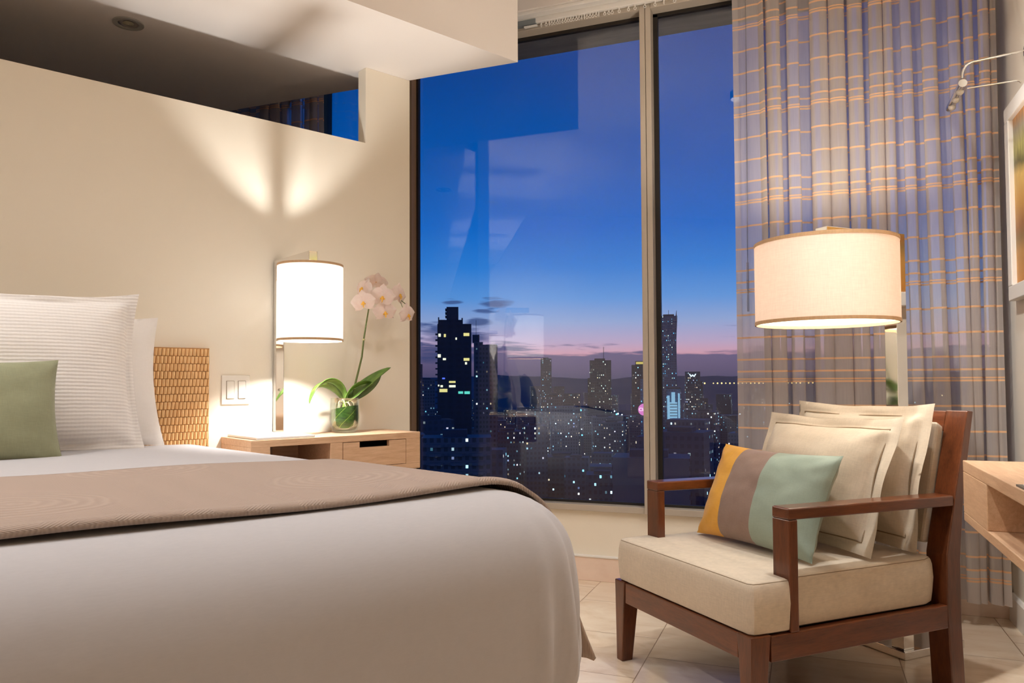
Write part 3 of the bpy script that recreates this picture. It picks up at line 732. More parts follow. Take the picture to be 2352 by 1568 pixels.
# switch plate on the wall
sw = thing('light_switch', 'white double rocker switch plate on the cream wall by the bedside lamp', 'light switch', WL(-.9455, .0005, .927), RW)
MB().box(0, .007, -.0655, .0655, -.066, .066).build('plate', M['plastic'], sw, bevel=.002)
for k in (-1, 1):
    MB().box(.0065, .0078, k * .0265 - .0185, k * .0265 + .0185, -.041, .041).build('rocker_gap', M['plastic_line'], sw)
    rk = MB().quadbox([(.007, k * .0265 - .0165, -.039), (.013, k * .0265 - .0165, -.039), (.013, k * .0265 + .0165, -.039), (.007, k * .0265 + .0165, -.039), (.007, k * .0265 - .0165, .039), (.0095, k * .0265 - .0165, .039), (.0095, k * .0265 + .0165, .039), (.007, k * .0265 + .0165, .039)])
    rk.build('rocker', M['plastic'], sw, bevel=.001)

# ---------------------------------------------------------------- orchid in its glass vase
VS, VN, VZ = -.462, .135, .7165
va = thing('glass_vase', 'rounded clear glass vase on the nightstand holding the orchid', 'vase', WL(VS, VN, VZ), RW)
MB().lathe([(0.001, .001), (.045, .001), (.060, .010), (.069, .035), (.0715, .07), (.0705, .13), (.0685, .166), (.0660, .167), (.0665, .13), (.0675, .07), (.064, .038), (.054, .016), (.035, .010), (.001, .010)], 48).build('glass_body', M['vase'], va, smooth=True)
def leafwrap(N, b):
    v = N.obj(); x, y, z = N.sep(v)
    ang = N.math('ARCTAN2', y, x)
    t = N.math('SUBTRACT', z, N.math('MULTIPLY', ang, .055))
    ln = N.math('LESS_THAN', N.math('ABSOLUTE', N.math('SUBTRACT', N.math('FLOORED_MODULO', t, .052), .026)), .0011)
    fine = N.noise(N.mapping(v, (8, 8, 30), (.0, .5, .3)), 6, 3).outputs[0]
    N.put(b.inputs['Base Color'], N.mix(ln, N.ramp(fine, [(.3, rgb(30, 66, 22)), (.7, rgb(84, 128, 50))]), rgb(180, 206, 96)))
wr_ = MB(); wr_.grid(lambda a, b: (lambda th, zz, r: (r * math.cos(th), r * math.sin(th), zz))(a * 2 * PI, .022 + b * (.098 + .012 * math.sin(a * 2 * PI + 1)), .0615 + .004 * math.sin(b * 2.5) - .012 * (1 - min(1, b * 4))), 48, 10, True)
lw = wr_.build('leaf_lining', pbr('green_leaf_lining', rgb(70, 112, 44), .35, spec=.5, nodes=leafwrap), loc=WL(VS, VN, VZ), rotz=RW, smooth=True)
tag(lw, 'dark green leaf with pale veins rolled inside the clear glass vase', 'leaf')
oc = thing('orchid', 'white phalaenopsis orchid with green leaves standing in the glass vase', 'orchid', WL(VS, VN, VZ + .012), RW)
Z0 = VZ + .012
def ol_(s, n, z): return Vector((n - VN, s - VS, z - Z0))
def leafnodes(N, b):
    v = N.obj(); n = N.noise(N.mapping(v, (30, 6, 6)), 3, 3).outputs[0]
    N.put(b.inputs['Base Color'], N.ramp(n, [(.3, rgb(66, 98, 34)), (.7, rgb(112, 144, 62))]))
M['leaf'] = pbr('orchid_leaf', rgb(90, 124, 48), .32, spec=.5, nodes=leafnodes)
M['stem'] = pbr('orchid_stem', rgb(92, 104, 52), .5)
def bez(pts, t):
    pts = [Vector(p) for p in pts]
    while len(pts) > 1: pts = [pts[k].lerp(pts[k + 1], t) for k in range(len(pts) - 1)]
    return pts[0]
def leaf(ctrl, wid, side, fold=.35, name='leaf'):
    mb = MB(); side = Vector(side).normalized(); n = 22
    def fn(a, b):
        p = bez(ctrl, b); q = bez(ctrl, min(1, b + .02)) - bez(ctrl, max(0, b - .02)); t = q.normalized()
        sd = (side - t * side.dot(t)).normalized(); up_ = sd.cross(t)
        if up_.z < 0: up_ = -up_
        wdt = 1.5 * wid * (math.sin(PI * min(1, (b * .93 + .07)) ** .85) ** .7) * (1 - .25 * b)
        e = 2 * a - 1
        return p + sd * (e * wdt) + up_ * (abs(e) ** 1.4 * wdt * fold)
    mb.grid(fn, 9, n); o = mb.build(name, M['leaf'], oc, smooth=True)
    so = o.modifiers.new('t', 'SOLIDIFY'); so.thickness = .002; return o
base = ol_(-.462, .135, .868)
leaf([base, ol_(-.49, .14, .985), ol_(-.61, .17, 1.0), ol_(-.665, .20, .91), ol_(-.69, .22, .862)], .023, (1, .15, .3))
leaf([base, ol_(-.50, .12, .955), ol_(-.57, .11, .955), ol_(-.60, .10, .93)], .020, (.8, .2, .7))
leaf([base, ol_(-.44, .15, .94), ol_(-.37, .16, .965), ol_(-.315, .15, .955)], .019, (.9, -.2, .5))
leaf([ol_(-.45, .135, .868), ol_(-.40, .14, .90), ol_(-.31, .15, .99), ol_(-.20, .13, 1.035)], .030, (.75, -.35, -.55))
leaf([ol_(-.44, .13, .865), ol_(-.38, .13, .885), ol_(-.28, .12, .93), ol_(-.235, .10, 1.0)], .025, (.8, -.3, -.5))
stp = [ol_(-.418, .14, .865), ol_(-.415, .14, .93), ol_(-.392, .14, 1.01), ol_(-.372, .14, 1.085), ol_(-.362, .14, 1.17), ol_(-.348, .14, 1.25), ol_(-.332, .14, 1.335), ol_(-.305, .145, 1.40), ol_(-.262, .15, 1.432), ol_(-.215, .155, 1.42), ol_(-.17, .16, 1.385), ol_(-.135, .165, 1.36)]
MB().tube(stp, [.0055, .0052, .005, .0046, .0042, .0038, .0034, .003, .0026, .0024, .0022, .002], 10).build('stem', M['stem'], oc, smooth='auto')
for p in (stp[1], stp[4]): MB().ball(p, .0075, 10, 6, (1, 1, .7)).build('stem_node', pbr('pale_node', rgb(196, 190, 140), .6), oc, smooth=True)
def rootmb():
    m = MB()
    for k in range(9):
        a = k * .7; p0 = Vector((.012 * math.cos(a), .012 * math.sin(a), .132)); p1 = Vector((.045 * math.cos(a), .045 * math.sin(a), .112 + .012 * (k % 3))); p2 = Vector((.05 * math.cos(a + .6), .05 * math.sin(a + .6), .075))
        m.tube([bez([p0, p1 + Vector((0, 0, .03)), p1, p2], t / 7) for t in range(8)], .0032, 6)
    return m
rootmb().build('root', pbr('pale_orchid_roots', rgb(196, 182, 150), .7), oc, smooth='auto')
MB().tube([ol_(-.455, .135, .80), ol_(-.462, .135, .84), base], [.012, .013, .010], 10).build('crown', pbr('leaf_crown', rgb(150, 172, 84), .5), oc, smooth='auto')
def petal_nodes(N, b):
    b.inputs['Subsurface Weight'].default_value = .15
M['petal'] = pbr('white_orchid_petal', rgb(246, 232, 224), .5, spec=.3)
def make_petal_mat():
    m = bpy.data.materials.new('orchid_petal'); m.use_nodes = True; N = NT(m.node_tree); N.n.clear()
    v = N.obj(); n = N.noise(v, 60, 3).outputs[0]; c = N.mix(n, rgb(244, 222, 216), rgb(252, 242, 234))
    d = N.add('BsdfDiffuse', Color=c); t = N.add('BsdfTranslucent', Color=c); mx = N.add('MixShader'); N.put(mx.inputs[0], .35)
    N.l.new(d.outputs[0], mx.inputs[1]); N.l.new(t.outputs[0], mx.inputs[2]); N.l.new(mx.outputs[0], N.add('OutputMaterial').inputs[0]); return m
M['petal'] = make_petal_mat()
M['lip'] = pbr('yellow_orchid_lip', rgb(232, 178, 66), .5); M['lip_w'] = M['petal']
def flower(pos, face, size, roll):
    """face: outward normal, in the orchid's own frame"""
    f = Vector(face).normalized(); upv = Vector((0, 0, 1)); rt = upv.cross(f).normalized(); up2 = f.cross(rt)
    cr, sr = math.cos(roll), math.sin(roll); rt, up2 = rt * cr + up2 * sr, up2 * cr - rt * sr
    T = lambda x, y, z: pos + (rt * x + up2 * y + f * z) * size
    mb = MB()
    def pet(ang, L, W_, cup, base_r, z0, rnd):
        ca, sa = math.cos(ang), math.sin(ang)
        def fn(a, b):
            r = base_r + L * b; wv = W_ * (math.sin(PI * min(1, b * (1 - rnd) + rnd * b ** .7 + .04)) ** .6 if b < .98 else .12); e = (2 * a - 1) * wv
            z = z0 + cup * (b * b * .5 - .12) - .10 * abs(2 * a - 1) ** 2 * wv * 2 + .02 * math.sin(a * 7 + b * 5 + ang * 3)
            return T(ca * r - sa * e, sa * r + ca * e, z)
        mb.grid(fn, 9, 10)
    pet(PI / 2, .50, .19, -.10, .02, -.04, .5); pet(PI / 2 + 2.25, .47, .17, -.12, .02, -.04, .5); pet(PI / 2 - 2.25, .47, .17, -.12, .02, -.04, .5)
    pet(.12, .52, .33, -.16, .0, .02, .6); pet(PI - .12, .52, .33, -.16, .0, .02, .6)
    fl = mb.build('flower', M['petal'], oc, smooth=True)
    lp = MB(); lp.ball(T(0, -.05, .08), .058 * size, 10, 6, (1, 1, 1.3))
    lp.ball(T(.07, -.09, .10), .034 * size, 8, 5); lp.ball(T(-.07, -.09, .10), .034 * size, 8, 5); lp.tube([T(0, -.06, .08), T(0, -.17, .14), T(0, -.25, .12)], [.036 * size, .028 * size, .010 * size], 8)
    l = lp.build('lip', M['lip'], oc, smooth=True); l.parent = fl; l['label'] = 'yellow lip'
    return fl
FS = .118
# (s, n, z), facing (out of wall, along wall, up)
for (s, n, z, fc, sz, ro) in [(-.385, .175, 1.352, (1, -.75, -.05), 1.0, .15), (-.285, .19, 1.385, (1, -.55, -.12), 1.05, -.1), (-.262, .175, 1.312, (1, -.35, -.25), 1.0, .1),
                              (-.175, .17, 1.405, (1, .35, -.05), 1.0, -.2), (-.128, .175, 1.306, (1, .25, -.15), .95, .15), (-.268, .10, 1.468, (-.5, .3, .45), 1.0, .2), (-.352, .12, 1.428, (.25, -1, .25), .95, -.3)]:
    flower(ol_(s, n, z), fc, FS * sz, ro)
for a_, b_ in ((8, (-.262, .175, 1.318)), (10, (-.135, .172, 1.31)), (9, (-.185, .168, 1.40))):
    MB().tube([stp[a_], (stp[a_] + ol_(*b_)) / 2 + Vector((0, 0, -.006)), ol_(*b_)], .0015, 6).build('stalk', M['stem'], oc)

# ---------------------------------------------------------------- floor lamp
UNIT = 1.0
fl = thing('floor_lamp', 'chrome floor lamp with a wide cream drum shade behind the armchair', 'floor lamp', CH(1.905, 2.317, 0), RC)
fx_ = lambda u: 1.905 - u
fy_ = lambda v: v - 2.317
MB().box(fx_(2.165), fx_(1.865), fy_(2.278), fy_(2.578), 0, .028).build('base_plate', M['chrome'], fl, bevel=.002)
MB().box(-.025, .025, -.025, .025, .028, 1.468).build('pole', M['chrome'], fl, bevel=.0015)
MB().box(-.025, .025, fy_(1.975), -.025, 1.425, 1.468).build('arm', M['chrome'], fl, bevel=.0015)
R = .226; zt, zb = 1.418, 1.142; cy0 = fy_(1.99)
tl = math.radians(1.2)
shade_root = MB().lathe([(R, zb), (R, zt), (R - .002, zt), (R - .002, zb), (R, zb)], 64, (0, cy0, 0)).build('lamp_shade', M['shade_floor'], fl, smooth='auto')
for za in (zb, zt - .011): MB().lathe([(R + .0015, za), (R + .0015, za + .011), (R - .004, za + .011), (R - .004, za), (R + .0015, za)], 64, (0, cy0, 0)).build('shade_binding', M['shade_trim'], fl, smooth='auto')
st = MB().tube([(0, cy0, 1.425), (0, cy0, 1.315)], .007, 10)
for k in range(3):
    an = 2 * PI * k / 3 + .5; st.tube([(0, cy0, zt - .014), ((R - .003) * math.cos(an), cy0 + (R - .003) * math.sin(an), zt - .014)], .002, 6)
st.tube([(0, cy0, zt - .02), (0, cy0, zt + .012)], .011, 12)
st.build('shade_holder', M['chrome'], fl, smooth='auto')
dm = bpy.data.materials.new('frosted_diffuser'); dm.use_nodes = True; N = NT(dm.node_tree); N.n.clear()
a_ = N.add('BsdfTransparent', Color=(.22, .22, .215, 1)); b_ = N.add('BsdfTranslucent', Color=(.8, .78, .74, 1)); mx = N.add('MixShader'); N.put(mx.inputs[0], .18)
N.l.new(a_.outputs[0], mx.inputs[1]); N.l.new(b_.outputs[0], mx.inputs[2]); N.l.new(mx.outputs[0], N.add('OutputMaterial').inputs[0])
MB().lathe([(R - .004, zb + .012), (.001, zb + .012)], 48, (0, cy0, 0)).build('diffuser', dm, fl)
MB().ball((0, cy0, 1.285), .050, 16, 10).build('bulb', M['bulb_floor'], fl, smooth=True)

# ---------------------------------------------------------------- curtains
def curtain(name, label, x0, x1, y0, z0, z1, folds, amp, seed, flat=.12, edge=True, loc=None):
    rnd = random.Random(seed); W_ = x1 - x0
    ph = [0]; 
    for k in range(folds): ph.append(ph[-1] + rnd.uniform(.45, 1.9))
    tot = ph[-1]; am = [rnd.uniform(.5, 1.4) for _ in range(folds + 2)]; dr = [rnd.uniform(-1, 1) for _ in range(folds + 2)]
    nU = folds * 26; nV = 46
    def at(a):
        # fold phase: slow over the flat leading edge, then the pleats
        if a < flat: return a / flat * .55, .35
        q = (a - flat) / (1 - flat) * tot; k = 0
        while k < folds - 1 and ph[k + 1] < q: k += 1
        f = (q - ph[k]) / (ph[k + 1] - ph[k]); A = am[k] * (1 - f) + am[k + 1] * f
        return .55 + k + f, A
    def fn(a, b):
        z = z1 + (z0 - z1) * b
        th, A = at(a); A *= min(1, .5 + sstep(0, .12, a))
        k = int(th); g = .72 + .28 * b + .12 * math.sin(b * 4 + k * 1.7)
        y = y0 + A * amp * g * math.cos(2 * PI * th) + .010 * math.sin(b * 5 + th * 1.3)
        fold = W_ / folds * .30 * A
        x = x0 + W_ * a + fold * math.sin(4 * PI * th) * (.7 + .3 * b) + .034 * ((1 - (th - k)) * dr[k % len(dr)] + (th - k) * dr[(k + 1) % len(dr)]) * (b - .3) * (1 if .10 < a < .95 else .1)
        return (x, y, z + .004 * math.sin(th * 6.28))
    o = thing(name, label, 'curtain', loc or (x0, y0, z0))
    mb = MB(); mb.grid(fn, nU, nV)
    L = Vector(o.location)
    for s_, e_, nm, mt in (((0, .022, 'side_hem', 'sheer_edge'), (.022, 1, 'sheer_fabric', 'sheer'))):
        i0, i1 = int(s_ * (nU - 1)), int(e_ * (nU - 1))
        m = MB(); n = i1 - i0 + 1
        for j in range(nV):
            for i in range(i0, i1 + 1): m.v.append(mb.v[j * nU + i])
        for j in range(nV - 1):
            for i in range(n - 1): m.f.append((j * n + i, j * n + i + 1, (j + 1) * n + i + 1, (j + 1) * n + i)); m.mi.append(0)
        m.build(nm, M[mt], o, loc=-L, smooth=True)
    return o
curtain('curtain', 'sheer cream curtain with gold horizontal stripes gathered behind the floor lamp', -.285, .705, 3.445, .09, 2.752, 13, .040, 11, flat=.11)
curtain('curtain', 'sheer striped curtain over the window of the dark room beyond the half wall', -4.0, -2.462, 3.50, .09, 2.75, 18, .035, 5, flat=.02)
# track, slides, bracket, wand
tk = thing('curtain_track', 'white ceiling curtain track above the tall window', 'curtain track', (-.3, 3.545, 2.789))
MB().box(-1.35, 1.045, -.012, .012, -.040, 0).build('rail', M['trimwhite'], tk, bevel=.003)
MB().box(-1.30, -.935, -.014, .014, -.046, -.02).build('end_bracket', M['steel'], tk, bevel=.002)['label'] = 'grey metal pulley end'
MB().box(-1.0, -.93, -.008, .008, -.055, -.047).build('end_stop', M['trimwhite'], tk, bevel=.002)
hooks = [-1.21, -1.184, -1.167, -1.154, -1.139, -1.125, -1.112, -1.099, -1.084, -1.069, -1.056, -1.043, -1.027, -1.013, -1.0, -.987, -.974, -.958, -.944, -.928, -.915, -.885, -.865, -.848, -.814, -.769, -.737, -.69, -.642, -.60, -.55]
hk = MB(); hk.box(-.0025, .0025, -.003, .003, -.010, .0)
hk.tube([(0.006 * math.cos(a * PI / 6), 0, -.016 + .0065 * math.sin(a * PI / 6)) for a in range(13)], .0018, 6)
h0 = hk.build('curtain_hook', M['trimwhite'], loc=(hooks[0], 3.545, 2.749), rotz=0, smooth='auto')
for k, x in enumerate(hooks):
    h = h0 if k == 0 else h0.copy()
    if k: C.objects.link(h)
    h.location = (x, 3.545, 2.749); h.rotation_euler = (0, 0, random.choice((0, .3, 1.3, 1.57, .7)))
    tag(h, 'small white eyelet hook hanging in the curtain track above the window', 'curtain hook', 'curtain hooks in the track')
tag(MB().tube([(-.222, 3.385, 2.74), (-.226, 3.384, 2.0), (-.231, 3.383, 1.46)], .0022, 8).tube([(-.231, 3.383, 1.46), (-.232, 3.383, 1.25)], .0045, 8).tube([(-.222, 3.385, 2.74), (-.222, 3.44, 2.749)], .002, 6).build('curtain_wand', glass_mat('clear_acrylic', (.75, .74, .74, 1), 1.45, 1.0), smooth='auto'), 'slim clear draw wand hanging in front of the sheer curtain', 'curtain wand')

# ---------------------------------------------------------------- picture and its light on the right wall
pc = thing('wall_picture', 'white framed abstract painting of gold and rust streaks on the right wall', 'picture', (.749, 2.72, 1.615))
y0, y1, z0, z1 = -.66, .64, -.365, .365
def fr_(m, w_): m.box(-.035, 0, y0, y1, z1 - w_, z1).box(-.035, 0, y0, y1, z0, z0 + w_).box(-.035, 0, y0, y0 + w_, z0 + w_, z1 - w_).box(-.035, 0, y1 - w_, y1, z0 + w_, z1 - w_); return m
fr_(MB(), .055).build('frame', M['trimwhite'], pc, bevel=.003)
def paint(N, b):
    v = N.obj(); x, y, z = N.sep(v)
    hv = N.noise(N.comb(N.math('MULTIPLY', y, 75.0), N.math('MULTIPLY', z, 7.0), 0.0), 1.0, 4, .7).outputs[0]
    w2_ = N.noise(N.comb(N.math('MULTIPLY', y, 3.0), N.math('MULTIPLY', z, 2.0), 4.0), 1.0, 3).outputs[0]
    t = N.math('ADD', N.math('DIVIDE', N.math('ADD', z, .36), .72), N.math('MULTIPLY_ADD', hv, .10, N.math('MULTIPLY_ADD', w2_, .16, -.13)))
    c = N.ramp(t, [(0, rgb(150, 84, 34)), (.10, rgb(196, 136, 60)), (.22, rgb(190, 140, 70)), (.30, rgb(140, 110, 60)), (.36, rgb(150, 100, 50)), (.50, rgb(206, 156, 74)), (.62, rgb(222, 186, 106)), (.68, rgb(96, 92, 52)), (.76, rgb(176, 168, 96)), (.85, rgb(150, 140, 120)), (.92, rgb(196, 140, 84)), (1, rgb(176, 72, 36))])
    dk = N.ramp(hv, [(.40, (.35, .35, .35)), (.52, (1, 1, 1))])
    band = N.ramp(t, [(.55, (0, 0, 0)), (.66, (1, 1, 1)), (.9, (.8, .8, .8)), (1, (.2, .2, .2))])
    N.put(b.inputs['Base Color'], N.mix(N.math('MULTIPLY', band, .75), c, N.mix(1.0, c, dk, 'MULTIPLY')))
MB().box(-.018, -.004, y0 + .053, y1 - .053, z0 + .053, z1 - .053).build('canvas', pbr('abstract_painting', rgb(200, 150, 80), .45, nodes=paint), pc)
pl = thing('picture_light', 'chrome picture light on two arms over the framed painting', 'picture light', (.749, 3.16, 2.10))
q = lambda x, z: (x - .749, 0, z - 2.10)
def arc(p0, p1, p2, n=8): return [bez([p0, p1, p2], k / n) for k in range(n + 1)]
MB().tube([q(.748, 2.127), q(.60, 2.113)] + arc(q(.585, 2.112), q(.544, 2.108), q(.545, 2.055)), .0042, 10).build('arm', M['chrome'], pl, smooth='auto')
MB().tube([q(.560, 2.016), q(.70, 2.022)] + arc(q(.705, 2.0225), q(.725, 2.024), q(.728, 2.012)), .0032, 10).build('brace', M['chrome'], pl, smooth='auto')
MB().tube([q(.748, 2.127), q(.742, 2.127)], .022, 20).build('wall_mount', M['chrome'], pl, smooth='auto')
hd = MB().tube([(.546 - .749, -.006, 2.036 - 2.10), (.546 - .749, .27, 2.036 - 2.10)], .0145, 20).build('lamp_head', M['chrome'], pl, smooth='auto')
for k in range(3):
    MB().ball((.546 - .749, .05 + .085 * k, 2.036 - 2.10 - .012), .014, 12, 8).build('bulb', pbr('small_clear_bulb', rgb(214, 206, 196), .08, .5) if k == 0 else bpy.data.materials['small_clear_bulb'], hd, smooth=True)

# ---------------------------------------------------------------- wall desk
dk = thing('wall_desk', 'pale oak wall-hung desk with an open niche beside the armchair', 'desk', (.749, 1.70, 0))
Yd = lambda y: y - 1.70
X0 = .41 - .749
m = MB().box(X0, -.001, Yd(.7), Yd(2.512), .692, .7235).box(X0, -.001, Yd(.7), Yd(2.512), .553, .577)
m.box(X0, -.001, Yd(2.205), Yd(2.512), .577, .692).box(X0, -.001, Yd(.7), Yd(.95), .577, .692).box(-.016, -.001, Yd(.95), Yd(2.205), .577, .692)
m.build('carcass', M['oak'], dk, bevel=.002)
tr = thing('tray', 'shiny silver tray lying at the edge of the oak desk', 'tray', (.47, 1.80, .7237))
MB().quadbox([(-.050, -.25, 0), (.07, -.25, 0), (.07, .125, 0), (-.050, .125, 0), (-.02, -.23, .03), (.05, -.23, .03), (.05, .10, .03), (-.02, .10, .03)]).build('tray_body', pbr('brushed_silver', rgb(206, 202, 198), .3, .25), tr, bevel=.003)
MB().box(-.056, .075, -.255, .13, -.0002, .004).build('tray_base', pbr('grey_edge', rgb(120, 112, 104), .4, .5), tr)

# ---------------------------------------------------------------- the city outside
GZ = -110.0
def facade(name, base, lit_p, cell=(3.4, 3.2), cols=None, es=1.2, band=.35, dark=.45):
    m = bpy.data.materials.new(name); m.use_nodes = True; N = NT(m.node_tree); b = N.n['Principled BSDF']
    v = N.obj(); x, y, z = N.sep(v); oi = N.add('ObjectInfo').outputs['Random']
    hx = N.math('DIVIDE', N.math('ADD', x, N.math('MULTIPLY', y, 1.0)), cell[0]); hz = N.math('DIVIDE', z, cell[1])
    ix, iz = N.math('FLOOR', hx), N.math('FLOOR', hz); fx, fz = N.math('FRACT', hx), N.math('FRACT', hz)
    wn = N.add('TexWhiteNoise', _noise_dimensions='4D'); N.put(wn.inputs['Vector'], N.comb(ix, iz, 1.0)); N.put(wn.inputs['W'], N.math('MULTIPLY', oi, 71.0))
    lit = N.math('LESS_THAN', wn.outputs[0], lit_p)
    cn = N.noise(N.comb(N.math('MULTIPLY', ix, .31), N.math('MULTIPLY', iz, .17), N.math('MULTIPLY', oi, 40.0)), 1.0, 2).outputs[0]
    lit = N.math('MULTIPLY', lit, N.math('GREATER_THAN', cn, .44))
    inx = N.math('MULTIPLY', N.math('GREATER_THAN', fx, .22), N.math('LESS_THAN', fx, .78)); inz = N.math('MULTIPLY', N.math('GREATER_THAN', fz, .30), N.math('LESS_THAN', fz, .80))
    lx = N.math('MULTIPLY', N.math('GREATER_THAN', fx, .30), N.math('LESS_THAN', fx, .66)); lz = N.math('MULTIPLY', N.math('GREATER_THAN', fz, .38), N.math('LESS_THAN', fz, .74)); lwin = N.math('MULTIPLY', lx, lz)
    win = N.math('MULTIPLY', inx, inz)
    wc = N.ramp(N.sep(wn.outputs['Color'])[1], cols or [(0, rgb(120, 220, 255)), (.45, rgb(190, 238, 255)), (.62, rgb(255, 250, 236)), (.85, rgb(255, 226, 160)), (1, rgb(130, 170, 255))])
    br = N.math('MULTIPLY_ADD', N.math('POWER', N.sep(wn.outputs['Color'])[2], 3.0), 1.9, .12)
    geo = N.add('NewGeometry'); nz = N.sep(geo.outputs['Normal'])[2]; side = N.math('LESS_THAN', N.math('ABSOLUTE', nz), .5)
    N.put(b.inputs['Base Color'], N.mix(N.math('MULTIPLY', N.math('MULTIPLY', win, side), dark), base, (.012, .018, .03, 1)))
    N.put(b.inputs['Emission Color'], wc)
    N.put(b.inputs['Emission Strength'], N.math('MULTIPLY', N.math('MULTIPLY', N.math('MULTIPLY', lit, lwin), N.math('MULTIPLY', br, side)), es))
    b.inputs['Roughness'].default_value = .6
    m.cycles.emission_sampling = 'NONE'
    return m
FB = [facade('facade_blue_grey', rgb(84, 98, 118), .26, (2.6, 3.2)), facade('facade_slate', rgb(66, 80, 102), .22, (3.0, 3.3)), facade('facade_pale', rgb(108, 114, 124), .22, (2.4, 3.0)), facade('facade_dense', rgb(72, 88, 110), .40, (2.2, 3.2))]
f_main = facade('facade_dark_tower', rgb(44, 54, 74), .0, (5.0, 3.4), es=0, dark=.6)
f_twist = facade('facade_blue_glass_tower', rgb(84, 112, 146), .30, (2.6, 3.5), [(0, rgb(60, 180, 240)), (.6, rgb(110, 220, 255)), (1, rgb(220, 240, 200))], 1.1)
f_office = facade('facade_office', rgb(70, 84, 96), .26, (2.4, 3.3), [(0, rgb(180, 240, 230)), (.6, rgb(230, 245, 220)), (1, rgb(255, 240, 180))], 1.2)
f_res = facade('facade_pale_residential', rgb(104, 110, 122), .16, (2.4, 3.0), dark=.7)
def emis_m(name, c, s):
    m = emit(name, c, s); m.cycles.emission_sampling = 'NONE'; return m
E_w = emis_m('lit_window_white', rgb(236, 240, 214), 1.0); E_y = emis_m('lit_window_yellow', rgb(226, 216, 140), .9); E_t = emis_m('lit_window_teal', rgb(100, 226, 206), .8); E_b = emis_m('lit_window_blue', rgb(90, 120, 255), .9); E_c = emis_m('lit_window_cyan', rgb(90, 200, 250), .9)
E_r = emis_m('red_beacon', rgb(255, 60, 70), 1.0)
conc = pbr('dark_roof_concrete', rgb(70, 78, 94), .8)
def tower(label, x, y, w_, d_, top, rot, mat, group=None, roof=True, name='building'):
    t = thing(name, label, 'building', (x, y, GZ), math.radians(rot), group)
    MB().box(-w_ / 2, w_ / 2, 0, d_, 0, top - GZ).build('tower_block', mat, t)
    if roof: MB().box(-w_ * .28, w_ * .22, d_ * .2, d_ * .6, top - GZ, top - GZ + w_ * .09).build('roof_room', conc, t)
    return t
# 1 the dark tower with a stepped crown and balconies
t = thing('building', 'tall dark tower with a stepped crown and a few bright windows, left in the view', 'building', (-193.9, 406.1, GZ), math.radians(25.5))
H = 39.2 - GZ
MB().box(-10, 10, 0, 20, 0, H - 3).build('tower_block', f_main, t)
MB().box(-9.6, 5.0, 0, 19, H - 3, H - .6).box(-9.6, -8.9, 0, .8, H - .6, H + .9).box(4.2, 5.0, 0, .8, H - .6, H + .5).build('parapet', f_main, t)
MB().box(-4.6, 2.4, 1.5, 14, H - .6, H + 7.2).build('crown', conc, t)
for k in range(3): MB().box(-5.4, -4.6, 1.0, 12, H + 1.2 + 2.1 * k, H + 2.0 + 2.1 * k).build('crown_ledge', conc, t)
for k in range(16): MB().box(-11.2, -10, .5, 5.0, H - 9.5 - 3.4 * k, H - 8.6 - 3.4 * k).build('balcony', conc, t)
def litw(rx0, rx1, z, h_, mt): MB().box(rx0, rx1, -.25, 0, H + z, H + z + h_).build('lit_window', mt, t)
for a in [(5.4, 8.8, -10.2, 1.8, E_y), (5.4, 8.8, -24.8, 1.6, E_y), (-9.8, -8.0, -22.8, 1.9, E_w), (-6.8, -5.0, -24.4, 1.2, E_w), (.6, 1.5, -12.4, 1.3, E_w), (6.2, 7.4, -27.0, 1.4, E_w), (-8.8, -4.2, -43.2, 1.9, E_y), (-3.2, .6, -37.8, 1.1, E_y), (-3.2, .6, -40.4, 1.3, E_w), (2.2, 5.0, -44.2, 1.4, E_t), (5.8, 9.0, -44.4, 1.6, E_t), (-7.2, -5.6, -35.6, .9, E_b), (-9.7, -8.9, -39.8, 1.0, E_w), (-8.2, -6.8, -40.3, 1.2, E_w), (-9.4, -8.0, -10.6, 1.8, E_w), (-6.2, -5.0, -10.8, 1.8, E_y)]: litw(*a)
# 2 its stepped neighbour
t = thing('building', 'paler stepped residential tower just right of the dark crowned tower', 'building', (-199.0, 459.0, GZ), math.radians(23.6))
MB().box(-5.5, .5, 0, 16, 0, 28.2 - GZ).build('tower_block', f_res, t); MB().box(.5, 10, .5, 15, 0, 26.5 - GZ).build('side_block', f_res, t); MB().box(-6.4, -1.8, 2, 12, 28.2 - GZ, 33.1 - GZ).build('roof_room', conc, t)
MB().tube([(-4, 6, 33.1 - GZ), (-4, 6, 43 - GZ)], .12, 6).build('antenna', conc, t)
tower('slim distant tower at the far left of the city view', -424.5, 793.6, 7.6, 12, 24, 28, FB[1])
tower('grey block with rows of small windows at the far left of the view', -323.9, 620.5, 14, 16, 5, 27.6, f_res)
tower('tall narrow office tower seen right behind the reflected lamp', -415.6, 1231.8, 18.6, 20, 43, 18.6, FB[3])
t = tower('square dark office tower topped by a thin mast', -239.2, 919.4, 26.4, 26, 29, 14.6, f_office)
MB().tube([(4, 10, 29 - GZ), (4, 10, 46 - GZ)], .35, 6).build('mast', conc, t); MB().box(-16, -13.2, 4, 20, 0, 7 - GZ).build('side_block', f_office, t)
t = tower('tower with yellow lights on its crown behind the window mullion', -203.2, 979.1, 19.7, 20, 24, 11.7, FB[1], roof=False)
MB().box(-5, 9, 3, 16, 24 - GZ, 29 - GZ).build('crown', conc, t); MB().box(-4, 8, 2.4, 3, 25 - GZ, 28 - GZ).build('crown_light', emis_m('yellow_crown_light', rgb(226, 206, 110), .6), t)
t = tower('slim cyan lit block directly left of the window mullion', -157.4, 784.4, 8.6, 12, 4.8, 11.3, facade('facade_cyan', rgb(80, 130, 160), .5, (2.2, 3.0), [(0, rgb(70, 180, 230)), (1, rgb(130, 220, 255))], .7), roof=False)
